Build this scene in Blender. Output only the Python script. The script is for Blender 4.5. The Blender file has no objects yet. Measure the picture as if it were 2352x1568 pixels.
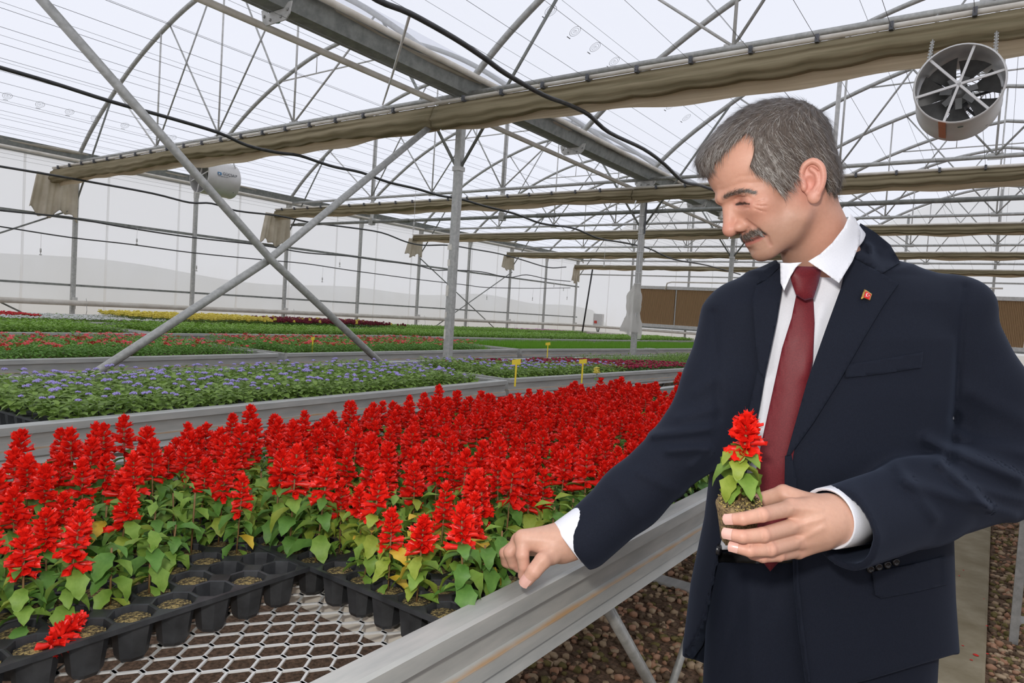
import bpy, bmesh, math, random
import numpy as np
from mathutils import Vector, Matrix
from mathutils.bvhtree import BVHTree

SC = bpy.context.scene
COL = SC.collection
rnd = random.Random(7)
rng = np.random.default_rng(7)

# ------------------------------------------------------------------ camera
F_PX, W_PX, H_PX = 1568.15, 2352.0, 1568.0
CAM = np.array([0.0, 0.0, 1.38])
yaw, pitch, roll = .6173, -.0415, -.063
FW = np.array([-math.sin(yaw)*math.cos(pitch), math.cos(yaw)*math.cos(pitch), math.sin(pitch)])
_r = np.array([math.cos(yaw), math.sin(yaw), 0.0]); _u = np.cross(_r, FW)
RT = math.cos(roll)*_r - math.sin(roll)*_u
UP = math.sin(roll)*_r + math.cos(roll)*_u
cd = bpy.data.cameras.new('camera'); cam = bpy.data.objects.new('camera', cd); COL.objects.link(cam)
cd.sensor_width = 36.0; cd.lens = F_PX/W_PX*36.0; cd.clip_start = .02; cd.clip_end = 200
M = Matrix.Identity(4)
for i in range(3):
    M[i][0], M[i][1], M[i][2], M[i][3] = RT[i], UP[i], -FW[i], CAM[i]
cam.matrix_world = M
SC.camera = cam

# ------------------------------------------------------------------ light
wd = bpy.data.worlds.new('overcast_sky'); SC.world = wd; wd.use_nodes = True
bg = wd.node_tree.nodes['Background']
bg.inputs[0].default_value = (.86, .88, .95, 1); bg.inputs[1].default_value = 1.06
fl = bpy.data.lights.new('camera_flash', 'AREA'); fl.shape = 'DISK'; fl.size = .09; fl.energy = 12; fl.color = (1, .965, .92)
flo = bpy.data.objects.new('camera_flash', fl); COL.objects.link(flo)
_p = CAM + UP*.20 - RT*.07 - FW*.03
flo.location = _p
flo.rotation_euler = Vector(FW + RT*.16 - UP*.14).to_track_quat('-Z', 'Y').to_euler()
SC.view_settings.view_transform = 'Standard'; SC.view_settings.look = 'None'
SC.view_settings.exposure = 0.0; SC.view_settings.gamma = 1.0
SC.view_settings.use_curve_mapping = False
SC.cycles.use_denoising = True
SC.cycles.transparent_max_bounces = 24
SC.cycles.max_bounces = 8

# ------------------------------------------------------------------ helpers
def P(px, py, d):
    """world point seen at a photo pixel, d metres in front of the lens plane"""
    return CAM + d*(FW + (px-1176)/F_PX*RT - (py-784)/F_PX*UP)
def ray(px, py):
    return FW + (px-1176)/F_PX*RT - (py-784)/F_PX*UP
def on_z(px, py, z):
    d = ray(px, py); return CAM + d*((z-CAM[2])/d[2])
def on_x(px, py, x):
    d = ray(px, py); return CAM + d*(x/d[0])
def on_y(px, py, y):
    d = ray(px, py); return CAM + d*(y/d[1])

class NT:
    def __init__(s, name):
        s.m = bpy.data.materials.new(name); s.m.use_nodes = True
        s.t = s.m.node_tree; s.b = s.t.nodes['Principled BSDF']; s.out = s.t.nodes['Material Output']
    def n(s, kind, **kw):
        x = s.t.nodes.new(kind)
        for k, v in kw.items():
            if k in x.inputs: x.inputs[k].default_value = v
            else: setattr(x, k, v)
        return x
    def l(s, a, b): s.t.links.new(a, b)
    def coords(s, scale=(1, 1, 1), out='Object'):
        tc = s.n('ShaderNodeTexCoord'); mp = s.n('ShaderNodeMapping'); mp.inputs['Scale'].default_value = scale
        s.l(tc.outputs[out], mp.inputs['Vector']); return mp.outputs[0]
    def noise(s, vec, scale, detail=4, rough=.6):
        n = s.n('ShaderNodeTexNoise'); n.inputs['Scale'].default_value = scale
        n.inputs['Detail'].default_value = detail; n.inputs['Roughness'].default_value = rough
        s.l(vec, n.inputs['Vector']); return n.outputs['Fac']
    def ramp(s, fac, stops):
        r = s.n('ShaderNodeValToRGB'); e = r.color_ramp.elements
        while len(e) < len(stops): e.new(.5)
        for i, (p, c) in enumerate(stops): e[i].position = p; e[i].color = (*c, 1)
        s.l(fac, r.inputs[0]); return r.outputs[0]
    def bump(s, h, strength=.3, dist=.01):
        b = s.n('ShaderNodeBump'); b.inputs['Strength'].default_value = strength; b.inputs['Distance'].default_value = dist
        s.l(h, b.inputs['Height']); s.l(b.outputs[0], s.b.inputs['Normal'])
MATS = {}
def mat(name, col, col2=None, rough=.6, metal=0.0, scale=20, bump=0, stretch=(1, 1, 1), spec=.5, detail=4, lo=.35, hi=.65, dist=.004, trans=0, sheen=0, sss=0):
    t = NT(name); t.b.inputs['Roughness'].default_value = rough; t.b.inputs['Metallic'].default_value = metal
    t.b.inputs['Specular IOR Level'].default_value = spec
    if col2 is None: col2 = tuple(min(1, c*1.2) for c in col)
    v = t.coords(stretch); f = t.noise(v, scale, detail)
    c = t.ramp(f, [(lo, col), (hi, col2)])
    t.l(c, t.b.inputs['Base Color'])
    if bump: t.bump(f, bump, dist)
    if sheen: t.b.inputs['Sheen Weight'].default_value = sheen
    if sss:
        t.b.inputs['Subsurface Weight'].default_value = sss; t.b.inputs['Subsurface Radius'].default_value = (.012, .005, .003)
        t.b.inputs['Subsurface Scale'].default_value = .4
    if trans:   # thin leaf: part of the light comes through
        tr = t.n('ShaderNodeBsdfTranslucent'); t.l(c, tr.inputs[0]); mx = t.n('ShaderNodeMixShader'); mx.inputs[0].default_value = trans
        t.l(t.b.outputs[0], mx.inputs[1]); t.l(tr.outputs[0], mx.inputs[2]); t.l(mx.outputs[0], t.out.inputs[0])
    MATS[name] = t.m; return t.m
def film(name, clear, tint, milky, dirt=None, back=.35):
    t = NT(name); tp = t.n('ShaderNodeBsdfTransparent'); tp.inputs[0].default_value = (*tint, 1)
    tl = t.n('ShaderNodeBsdfTranslucent'); tl.inputs[0].default_value = (*milky, 1)
    df = t.n('ShaderNodeBsdfDiffuse'); df.inputs[0].default_value = (*milky, 1)
    a = t.n('ShaderNodeMixShader'); a.inputs[0].default_value = back; t.l(tl.outputs[0], a.inputs[1]); t.l(df.outputs[0], a.inputs[2])
    b = t.n('ShaderNodeMixShader'); b.inputs[0].default_value = 1-clear; t.l(tp.outputs[0], b.inputs[1]); t.l(a.outputs[0], b.inputs[2])
    if dirt: dirt(t, tl, df, b, tp)
    t.l(b.outputs[0], t.out.inputs[0]); MATS[name] = t.m; return t.m

class MB:
    """collects pieces of one mesh"""
    def __init__(s): s.v = []; s.f = []; s.n = 0; s.mi = []; s.cm = 0
    def add(s, v, f):
        s.v.append(np.asarray(v, float).reshape(-1, 3)); k = s.n
        for q in f: s.f.append(tuple(int(i)+k for i in q)); s.mi.append(s.cm)
        s.n += len(s.v[-1]); return s
    def box(s, a, b):
        (x0, y0, z0), (x1, y1, z1) = a, b
        v = [(x0,y0,z0),(x1,y0,z0),(x1,y1,z0),(x0,y1,z0),(x0,y0,z1),(x1,y0,z1),(x1,y1,z1),(x0,y1,z1)]
        return s.add(v, [(0,3,2,1),(4,5,6,7),(0,1,5,4),(1,2,6,5),(2,3,7,6),(3,0,4,7)])
    def beam(s, a, b, w, h, up=(0, 0, 1)):
        a = np.array(a, float); b = np.array(b, float); t = (b-a)/np.linalg.norm(b-a); up = np.array(up, float)
        x = np.cross(up, t); 
        if np.linalg.norm(x) < 1e-6: x = np.cross((1., 0, 0), t)
        x /= np.linalg.norm(x); y = np.cross(t, x); v = []
        for q in (a, b):
            for sx, sy in ((-1,-1),(1,-1),(1,1),(-1,1)): v.append(q + x*sx*w/2 + y*sy*h/2)
        return s.add(v, [(3,2,1,0),(4,5,6,7),(0,1,5,4),(1,2,6,5),(2,3,7,6),(3,0,4,7)])
    def tube(s, pts, r, n=8, cap=True):
        pts = np.asarray(pts, float); m = len(pts)
        rr = np.full(m, r) if np.isscalar(r) else np.asarray(r, float)
        tg = np.gradient(pts, axis=0); tg /= np.linalg.norm(tg, axis=1)[:, None]+1e-12
        a = np.cross(tg[0], (0, 0, 1.)); 
        if np.linalg.norm(a) < 1e-3: a = np.cross(tg[0], (1., 0, 0))
        a /= np.linalg.norm(a); v = []
        for i in range(m):
            a = a - tg[i]*(a@tg[i]); a /= np.linalg.norm(a)+1e-12; b = np.cross(tg[i], a)
            for k in range(n):
                t = 2*math.pi*k/n; v.append(pts[i]+rr[i]*(math.cos(t)*a+math.sin(t)*b))
        f = []
        for i in range(m-1):
            for k in range(n):
                k2 = (k+1) % n; f.append((i*n+k, i*n+k2, (i+1)*n+k2, (i+1)*n+k))
        if cap: f.append(tuple(range(n))[::-1]); f.append(tuple((m-1)*n+k for k in range(n)))
        return s.add(v, f)
    def prism(s, prof, y0, y1, axis='y', closed=True):
        """2-D profile (x,z) extruded along y (or (y,z) along x)"""
        n = len(prof); v = []
        for q in (y0, y1):
            for (x, z) in prof: v.append((x, q, z) if axis == 'y' else (q, x, z))
        f = [(k, (k+1) % n, n+(k+1) % n, n+k) for k in range(n if closed else n-1)]
        if closed: f += [tuple(range(n))[::-1], tuple(n+k for k in range(n))]
        return s.add(v, f)
    def lathe(s, prof, n=24, origin=(0, 0, 0), ax=(0, 0, 1)):
        z = np.array(ax, float); z /= np.linalg.norm(z); x = np.cross(z, (0, 0, 1.)) 
        if np.linalg.norm(x) < 1e-3: x = np.array((1., 0, 0))
        x /= np.linalg.norm(x); y = np.cross(z, x); v = []
        for r, h in prof:
            for k in range(n):
                t = 2*math.pi*k/n; v.append(np.array(origin)+x*r*math.cos(t)+y*r*math.sin(t)+z*h)
        f = [(i*n+k, i*n+(k+1) % n, (i+1)*n+(k+1) % n, (i+1)*n+k) for i in range(len(prof)-1) for k in range(n)]
        return s.add(v, f)
    def mesh(s, name, m=None, smooth=False):
        me = bpy.data.meshes.new(name)
        v = np.concatenate(s.v) if s.v else np.zeros((0, 3))
        me.from_pydata(v.tolist(), [], s.f)
        ms = m if isinstance(m, (list, tuple)) else ([m] if m else [])
        for q in ms: me.materials.append(q)
        if any(s.mi): me.polygons.foreach_set('material_index', s.mi)
        if smooth: me.polygons.foreach_set('use_smooth', [True]*len(me.polygons))
        me.update(); return me
def link(name, me, parent=None, loc=None, label=None, cat=None, group=None, kind=None):
    o = bpy.data.objects.new(name, me); COL.objects.link(o)
    if parent is not None: o.parent = parent
    if loc is not None: o.location = loc
    tag(o, label, cat, group, kind); return o
def tag(o, label=None, cat=None, group=None, kind=None):
    if label: o['label'] = label
    if cat: o['category'] = cat
    if group: o['group'] = group
    if kind: o['kind'] = kind
    return o
def thing(name, label, cat, loc=(0, 0, 0), group=None, kind=None):
    o = bpy.data.objects.new(name, None); o.empty_display_size = .05; COL.objects.link(o); o.location = loc
    return tag(o, label, cat, group, kind)
def spline(pts, n=8):
    """Catmull-Rom through the points"""
    p = np.asarray(pts, float); p = np.vstack([2*p[0]-p[1], p, 2*p[-1]-p[-2]]); out = []
    for i in range(1, len(p)-2):
        for t in np.linspace(0, 1, n, endpoint=False):
            a, b, c, d = p[i-1:i+3]
            out.append(.5*((2*b)+(c-a)*t+(2*a-5*b+4*c-d)*t*t+(3*b-a-3*c+d)*t**3))
    out.append(p[-2]); return np.array(out)
ORD = ['first','second','third','fourth','fifth','sixth','seventh','eighth','ninth','tenth','eleventh','twelfth']

# ------------------------------------------------------------------ materials
GALV = mat('galvanised_steel', (.37, .37, .35), (.50, .50, .475), .5, .35, 30, .1)
GALV_L = mat('pale_zinc', (.48, .475, .45), (.62, .61, .58), .55, .2, 18, .1, stretch=(1, .15, 1))
GALV_D = mat('weathered_zinc', (.19, .20, .185), (.29, .30, .275), .55, .3, 14, .1)
PVC = mat('cream_pipe', (.60, .55, .47), (.74, .70, .62), .5, 0, 6)
HOSE = mat('black_hose', (.025, .027, .028), (.05, .05, .05), .45)
WIRE = mat('thin_wire', (.10, .10, .10), (.16, .16, .16), .5)
CLOTH = mat('shade_cloth', (.25, .21, .12), (.40, .335, .21), .95, 0, 3, .25, stretch=(.5, 9, 9), trans=.30)  # beige curtain cloth, shade of its upright front put into a darker olive
CLOTH_LIT = mat('lit_cloth_folds', (.62, .53, .39), (.75, .66, .52), .95, 0, 4, .2, stretch=(.4, 6, 20), trans=.5)  # same cloth, paler: the brighter underside folds are put into the colour
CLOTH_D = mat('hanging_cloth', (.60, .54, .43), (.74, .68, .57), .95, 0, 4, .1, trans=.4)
BLACKP = mat('black_tray_plastic', (.018, .019, .021), (.04, .042, .045), .42, 0, 25, .15)
SOIL = mat('peat_soil', (.022, .015, .008), (.40, .30, .11), .95, 0, 230, .9, detail=3, lo=.44, hi=.66, dist=.004)
GRAVEL = mat('gravel_bed', (.09, .055, .03), (.33, .20, .125), .95, 0, 55, .8, lo=.35, hi=.7, dist=.02)
CONC = mat('path_concrete', (.23, .185, .105), (.40, .34, .23), .95, 0, 5, .3, detail=10, lo=.3, hi=.7)
WHITEP = mat('white_painted_metal', (.66, .65, .63), (.74, .73, .71), .4)
DARKP = mat('dark_grey_plastic', (.06, .065, .07), (.10, .10, .11), .4)
YELLOWP = mat('yellow_plastic', (.85, .62, .02), (.90, .68, .05), .5)
# ------------------------------------------------------------------ the greenhouse shell
XW, XM, XR, XE = -12.22, -4.186, 3.85, 11.88      # left wall, gutter row, next gutter row, right wall
Y0, YB, YE = 4.869, -3.1, 21.15                   # truss 0, back wall, end wall
ZG = 3.42
def yk(k): return Y0+2*k

# floor: gravel
me = MB().box((XW-.1, YB, -.12), (XE, YE, 0)).mesh('floor', GRAVEL)
FLOOR = link('floor', me, label='brown gravel floor under the benches', kind='structure')
# concrete path
def slab(y0, y1, j):
    pr = [(-.56, -.02), (.05, -.02), (.06, .025), (.05, .035), (-.55, .035), (-.56, .025)]
    return MB().prism(pr, y0, y1).mesh('path', CONC)
PATH = link('path', slab(YB+.02, 3.0, 0), label='mossy concrete path slab where the man stands', kind='structure')
for j, (a, b) in enumerate(((3.008, 6.0), (6.008, 12.0), (12.008, YE-.05))):
    link('slab', slab(a, b, j), PATH)
# ground and low hills outside
FIELD = mat('dry_field', (.42, .37, .28), (.52, .47, .37), 1, 0, .3)
HILL = mat('far_hill', (.42, .43, .41), (.52, .53, .50), 1, 0, .2)
mb = MB().box((-120, -60, -.4), (XW-.35, 120, -.14)).box((XW-.35, YE+.2, -.4), (60, 120, -.14))
link('ground', mb.mesh('ground', FIELD), label='dry field outside the plastic wall', kind='structure')
xs = np.linspace(-60, 120, 91); mb = MB()
hz = 3.4+.35*np.sin(xs*.09)+.3*np.sin(xs*.23+1)
v = [(-62, y, -.3) for y in xs]+[(-66, y, z) for y, z in zip(xs, hz)]+[(-80, y, -.3) for y in xs]
n = len(xs); mb.add(v, [(j*n+i, j*n+i+1, (j+1)*n+i+1, (j+1)*n+i) for j in range(2) for i in range(n-1)])
link('hill', mb.mesh('hill', HILL, True), label='low dark hills far outside the wall', kind='structure')

# walls: milky twin-wall sheets, dusty near the ground
def wall_dirt(t, tl, df, mix, tp):
    tc = t.n('ShaderNodeTexCoord'); sp = t.n('ShaderNodeSeparateXYZ'); t.l(tc.outputs['Object'], sp.inputs[0])
    nz = t.noise(t.coords((.6, .6, .25)), 2.2, 6); ad = t.n('ShaderNodeMath', operation='MULTIPLY_ADD')
    t.l(nz, ad.inputs[0]); ad.inputs[1].default_value = 1.3; t.l(sp.outputs[2], ad.inputs[2])
    mr = t.n('ShaderNodeMapRange'); t.l(ad.outputs[0], mr.inputs[0]); mr.inputs[1].default_value = .9; mr.inputs[2].default_value = 2.6
    c = t.ramp(mr.outputs[0], [(0, (.86, .81, .73)), (.45, (.91, .89, .85)), (1, (.97, .97, .97))])
    t.l(c, tl.inputs[0]); t.l(c, df.inputs[0])
WALLM = film('twinwall_sheet', .26, (.98, .98, .98), (.95, .95, .95), wall_dirt, .12)
ROOFM = film('roof_film', .80, (.97, .975, 1.0), (.94, .945, .97), None, .15)
def wall(name, a, b, zt, label):
    mb = MB(); a = np.array(a); b = np.array(b); L = np.linalg.norm(b-a); n = max(1, round(L/1.2))
    W = link(name, MB().beam((*a, .02), (*b, .02), .05, .1).mesh(name, GALV_D), label=label, kind='structure')
    for i in range(n):
        p, q = a+(b-a)*(i/n), a+(b-a)*((i+1)/n); e = (b-a)/L*.004; p = p+e; q = q-e
        link('panel', MB().add([(*p, .05), (*q, .05), (*q, zt), (*p, zt)], [(0, 1, 2, 3)]).mesh('panel', WALLM), W)
        if i: link('seam_strip', MB().beam((*(p-e), .05), (*(p-e), zt), .03, .012, up=(1, 0, 0)).mesh('seam', WALLM), W)
    return W
wall('wall_left', (XW-.06, YB), (XW-.06, YE), ZG, 'milky plastic side wall behind the row of posts')
wall('wall_end', (XW-.06, YE), (XE, YE), ZG, 'milky plastic end wall above and around the brown pads')
wall('wall_back', (XW-.06, YB), (XE, YB), ZG, 'milky plastic wall behind the camera')
wall('wall_right', (XE, YB), (XE, YE), ZG, 'milky plastic wall on the far right')

# arch profile
AX = np.array([0, .5, 1.1, 1.7, 2.4, 3.2, 4.017]); AZ = np.array([3.40, 3.84, 4.25, 4.60, 4.91, 5.17, 5.31])
_s = spline(np.c_[AX, AZ], 6)
def arch_z(dx):
    dx = min(dx, 8.034-dx); return float(np.interp(dx, _s[:, 0], _s[:, 1]))
PROF = np.vstack([_s, np.c_[8.034-_s[::-1, 0], _s[::-1, 1]][1:]])
NAMES_SPAN = {XW: 'left bay', XM: 'middle bay', XR: 'far right bay'}
for i, x in enumerate((XW, XM, XR)):
    mb = MB(); n = len(PROF); nrm = PROF.copy()
    ys = np.linspace(YB, YE, 9); v = []
    for y in ys: v += [(x+p[0], y, p[1]+.036) for p in PROF]
    mb.add(v, [(j*n+a, j*n+a+1, (j+1)*n+a+1, (j+1)*n+a) for j in range(len(ys)-1) for a in range(n-1)])
    link('ceiling', mb.mesh('ceiling', ROOFM, True), label='clear plastic roof film over the '+NAMES_SPAN[x], kind='structure')
    # gable film at the end wall
    v = [(x+p[0], YE, p[1]) for p in PROF]+[(x+p[0], YE, ZG-.02) for p in PROF]
    g = link('wall_gable', MB().add(v, [(a, a+1, n+a+1, n+a) for a in range(n-1)]).mesh('gable', WALLM), label='milky plastic gable above the end wall of the '+NAMES_SPAN[x], kind='structure')
    v = [(x+p[0], YB, p[1]) for p in PROF]+[(x+p[0], YB, ZG-.02) for p in PROF]
    g = link('wall_gable_back', MB().add(v, [(a, a+1, n+a+1, n+a) for a in range(n-1)]).mesh('gable', WALLM), label='plastic gable behind the camera over the '+NAMES_SPAN[x], kind='structure')

# ------------------------------------------------------------------ posts
def box_post(name, x, y, w, h, label, group):
    o = thing(name, label, 'post', (x, y, 0), group)
    mb = MB(); c = .008; q = w/2
    pr = [(-q+c, -q), (q-c, -q), (q, -q+c), (q, q-c), (q-c, q), (-q+c, q), (-q, q-c), (-q, -q+c)]
    v = [(a, b, 0) for a, b in pr]+[(a, b, h) for a, b in pr]
    mb.add(v, [(k, (k+1) % 8, 8+(k+1) % 8, 8+k) for k in range(8)]+[tuple(range(8, 16))])
    link('shaft', mb.mesh('shaft', GALV), o)
    return o
PEEL = mat('peeling_sticker', (.70, .66, .58), (.78, .75, .68), .8)
for j in range(-1, 5):
    y = yk(2*j)
    if j == -1: lb = 'steel post at the foot of the long diagonal tubes'
    else: lb = {0: 'tall square steel post nearest the camera, bare, amid the benches', 1: 'square steel post carrying cables and a plastic bag'}.get(j, f'{ORD[j]} steel post in the row under the main gutter')
    o = box_post('gutter_post', XM, y, .072, 3.3, lb, 'posts under the main gutter')
    link('collar', MB().box((-.042, -.042, 2.66), (.042, .042, 2.70)).mesh('collar', GALV_L), o)
    if j == 0:
        for z, w, h in ((1.93, .05, .05), (1.78, .03, .06), (1.50, .03, .10), (1.30, .02, .05), (1.1, .02, .09)):
            link('peeling_sticker', MB().box((-.02-w/2, -.0385, z), (-.02+w/2, -.036, z+h)).mesh('sticker', PEEL), o)
    if j == 1:
        for dx in (-.012, .004, .018): link('cable', MB().tube([(dx, -.04, 1.25), (dx+.004, -.041, 2.2), (dx, -.041, 3.1)], .005, 6).mesh('cable', WHITEP), o)
        for z in (1.9, 2.05, 2.35, 2.6, 2.85): link('cable_tie', MB().box((-.04, -.047, z), (.04, .038, z+.008)).mesh('tie', WHITEP), o)
        link('conduit', MB().tube([(.055, -.02, 2.6), (.055, -.02, 3.1)], .012, 8).mesh('conduit', DARKP), o)
for k in range(-3, 9):
    y = yk(k)
    lb = 'square steel wall post at the left wall, outside the picture' if k < 0 else f'{ORD[k]} steel post along the milky wall, counted from the near end'
    o = box_post('wall_post', XW+.02, y, .064, 3.22, lb, 'posts along the milky wall')
    mb = MB(); v = [(-.033, -.034, 3.12), (.033, -.034, 3.12), (.075, -.034, 3.34), (-.033, -.034, 3.34)]
    mb.add(v+[(a, .034, c) for a, b, c in v], [(0, 1, 2, 3), (7, 6, 5, 4), (0, 4, 5, 1), (1, 5, 6, 2), (2, 6, 7, 3), (3, 7, 4, 0)])
    link('bracket', mb.mesh('bracket', GALV_L), o)
    if k % 2 == 0: link('pipe_clamp', MB().box((.03, -.02, 1.13), (.11, .03, 1.19)).box((.09, .0, 1.0), (.1, .01, 1.15)).mesh('clamp', GALV_L), o)

# ------------------------------------------------------------------ gutters
def gutter(name, x, label):
    pr = [(-.13, .16), (-.115, .16), (-.075, .015), (.075, .015), (.115, .16), (.13, .16), (.085, 0), (-.085, 0)]
    o = thing(name, label, 'gutter', (x, 0, 3.345))
    link('trough', MB().prism(pr, YB, YE-.05).mesh('trough', GALV_D), o)
    if x != XW:
        for k in range(-3, 9):
            mb = MB(); y = yk(k)
            v = [(-.17, y-.004, .03), (-.15, y-.004, -.05), (-.11, y-.004, -.085), (.11, y-.004, -.085), (.15, y-.004, -.05), (.17, y-.004, .03), (.13, y-.004, .03), (.09, y-.004, -.004), (-.09, y-.004, -.004), (-.13, y-.004, .03)]
            n = len(v); v2 = v+[(a, b+.008, c) for a, b, c in v]
            mb.add(v2, [(0, 1, 8, 9), (1, 2, 3, 4), (1, 4, 7, 8), (4, 5, 6, 7), (n+9, n+8, n+1, n), (n+4, n+3, n+2, n+1), (n+8, n+7, n+4, n+1), (n+7, n+6, n+5, n+4)]+[(i, n+i, n+(i+1) % n, (i+1) % n) for i in range(n)])
            b = link('bracket_plate', mb.mesh('plate', GALV_L), o)
            for a, c in ((-.13, -.02), (-.06, -.055), (.06, -.055), (.13, -.02)):
                link('bolt', MB().lathe([(0, -.012), (.009, -.012), (.009, 0), (.012, 0)], 6, (a, y-.004, c), (0, 1, 0)).mesh('bolt', GALV), b)
    return o
gutter('roof_gutter', XM, 'dark zinc gutter running overhead from the near corner into the distance')
gutter('roof_gutter', XW, 'grey zinc gutter along the top of the milky wall')
gutter('roof_gutter', XR, 'zinc gutter beyond the right edge of the picture')
def pipe(name, pts, r, m, label, cat='pipe', group=None, n=10):
    return link(name, MB().tube(pts, r, n).mesh(name, m, True), label=label, cat=cat, group=group)
pipe('gutter_pipe', [(XM+.17, YB, 3.50), (XM+.17, 20.6, 3.46)], .027, PVC, 'cream pipe along the upper edge of the dark gutter')
pipe('gutter_pipe', [(XM-.16, YB, 3.28), (XM-.16, 5, 3.27), (XM-.16, 20.3, 3.14)], .025, PVC, 'cream pipe hung just below the dark gutter')
pipe('gutter_pipe', [(XW+.14, YB, 3.36), (XW+.14, 21.0, 3.36), (XW+.14, 21.05, 3.3)], .024, PVC, 'cream pipe under the gutter of the milky wall')
# cloth folded beside the gutter
for i, (x, z, lb) in enumerate(((XM+.095, 3.478, 'rolled film bundle lying along the dark overhead gutter'), (XW+.095, 3.478, 'rolled film bundle along the wall gutter'))):
    mb = MB(); y = np.linspace(YB, YE-.4, 90)
    pts = np.c_[x+.02*np.sin(y*1.9)+.015*np.sin(y*4.3), y, z+.012*np.sin(y*2.7)]
    link('film_roll', mb.tube(pts, .022+.006*np.sin(y*3.1), 8).mesh('roll', CLOTH_D, True), label=lb, cat='film roll')

# ------------------------------------------------------------------ trusses and arches
ROD = .0115
def arch(parent_name, x, k, label, parent=None):
    mb = MB().tube([(p[0], 0, p[1]) for p in PROF], .030 if k < 8 else .034, 8)
    if parent is None: return link('roof_arch', mb.mesh('roof_arch', GALV, True), loc=(x, yk(k), 0), label=label, cat='arch', group='arches of the roof')
    return link('arch', mb.mesh('arch', GALV, True), parent)
def truss(x, k, label):
    o = thing('roof_truss', label, 'truss', (x, yk(k), 0), 'trusses of the roof')
    arch('', x, k, None, o)
    L = 8.034; C = L/2
    link('bottom_chord', MB().tube([(.03, 0, 3.36), (L-.03, 0, 3.36)], .024, 8).mesh('chord', GALV, True), o)
    def rod(x0, z0, x1, r=ROD, m=GALV, dy=0):
        z1 = arch_z(x1)-.02
        link('web_rod', MB().tube([(x0, dy, z0), (x1, dy, z1)], r, 6).mesh('rod', m, True), o)
    n1, n2, n3 = C-1.52, C, C+1.52
    for n in (n1, n2, n3): rod(n, 3.37, n, ROD*1.1, GALV_L)
    rod(n1, 3.37, C-.28); rod(n1, 3.37, n1-1.25, ROD, GALV_L)
    rod(n2, 3.37, C-1.32, dy=.02); rod(n2, 3.37, C+1.32, dy=-.02)
    rod(n3, 3.37, C+.28); rod(n3, 3.37, n3+1.25, ROD, GALV_L)
    link('knee_brace', MB().tube([(.02, .0, 2.69), (1.12, 0, arch_z(1.12)-.02)], .0145, 6).mesh('knee', GALV_D, True), o)
    link('knee_brace', MB().tube([(L-.02, .0, 2.69), (L-1.12, 0, arch_z(1.12)-.02)], .0145, 6).mesh('knee', GALV_D, True), o)
    for n in (n1, n2, n3): link('gusset', MB().box((n-.07, -.006, 3.325), (n+.07, .006, 3.395)).mesh('gusset', GALV_L), o)
    return o
for x in (XW, XM, XR):
    for k in range(-1, 9):
        if x == XR and k > 4: continue
        far = NAMES_SPAN[x]
        if k % 2 == 0: truss(x, k, f'{ORD[k//2]} steel roof truss of the {far}, counted from the camera')
        else:
            o = thing('roof_arch', f'plain bent-tube arch between trusses of the {far}, {ORD[(k+1)//2]} from the camera', 'arch', (x, yk(k), 0), 'arches of the roof')
            arch('', x, k, None, o)
            link('collar_tie', MB().tube([(2.45, 0, 4.9), (8.034-2.45, 0, 4.9)], .011, 6).mesh('tie', GALV_L, True), o)
            for q in (3.3, 8.034-3.3): link('tie_rod', MB().tube([(q, 0, 4.9), (q, 0, arch_z(q))], .008, 6).mesh('tie', GALV_L, True), o)
# tall square hangers on truss 2 carrying the dark drive pipe
for x, lb in ((XW+4.017-1.52, 'left bay, near the wall'), (XW+4.017+1.52, 'left bay, near the cable post'), (XM+4.017-1.6, 'middle bay, behind the man'), ):
    o = thing('square_hanger', 'rusty square steel hanger tube in the '+lb, 'hanger', (x, yk(2)+.04, 0), 'square hangers')
    link('tube', MB().box((-.022, -.022, 2.86), (.022, .022, arch_z(x-XW if x < XM else x-XM)-.02)).mesh('tube', GALV_L), o)
    link('shoe', MB().box((-.04, -.04, 2.86), (.06, .04, 2.98)).mesh('shoe', GALV), o)
o = thing('drive_pipe', 'dark horizontal drive pipe with sleeves crossing at the cable post', 'pipe', (0, yk(2)+.04, 2.92))
link('pipe', MB().tube([(XW+.1, 0, 0), (XR, 0, 0)], .028, 10).mesh('pipe', GALV_D, True), o)
for x in (-11.9, -9.1, -6.0, -2.6, .4): link('sleeve', MB().tube([(x, 0, 0), (x+.35, 0, 0)], .035, 10).mesh('sleeve', GALV_D, True), o)

# long crossing braces in the main row
o = thing('cross_brace', 'big X of two steel tubes in front of the left benches', 'brace', (XM, 2.93, 1.64))
link('brace_tube', MB().tube([(0, -2.06, 1.72), (0, 0, 0), (.0, 1.9, -1.30)], .027, 10).mesh('tube', GALV, True), o)
link('brace_tube', MB().tube([(-.055, -2.06, -1.42), (-.055, 0, 0), (-.055, 1.86, 1.58)], .027, 10).mesh('tube', GALV, True), o)
def xbrace(k, lb):
    o = thing('wall_brace', lb, 'brace', (XW+.06, yk(k), 0))
    link('brace_rod', MB().tube([(0, 0, 2.62), (0, 4, .55)], .014, 6).mesh('rod', GALV_D, True), o)
    link('brace_rod', MB().tube([(.03, 0, .55), (.03, 4, 2.62)], .014, 6).mesh('rod', GALV_D, True), o)
xbrace(4, 'thin X brace of dark rods between wall posts, far along the milky wall'); xbrace(-2, 'thin X brace on the milky wall at the near end')

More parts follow.
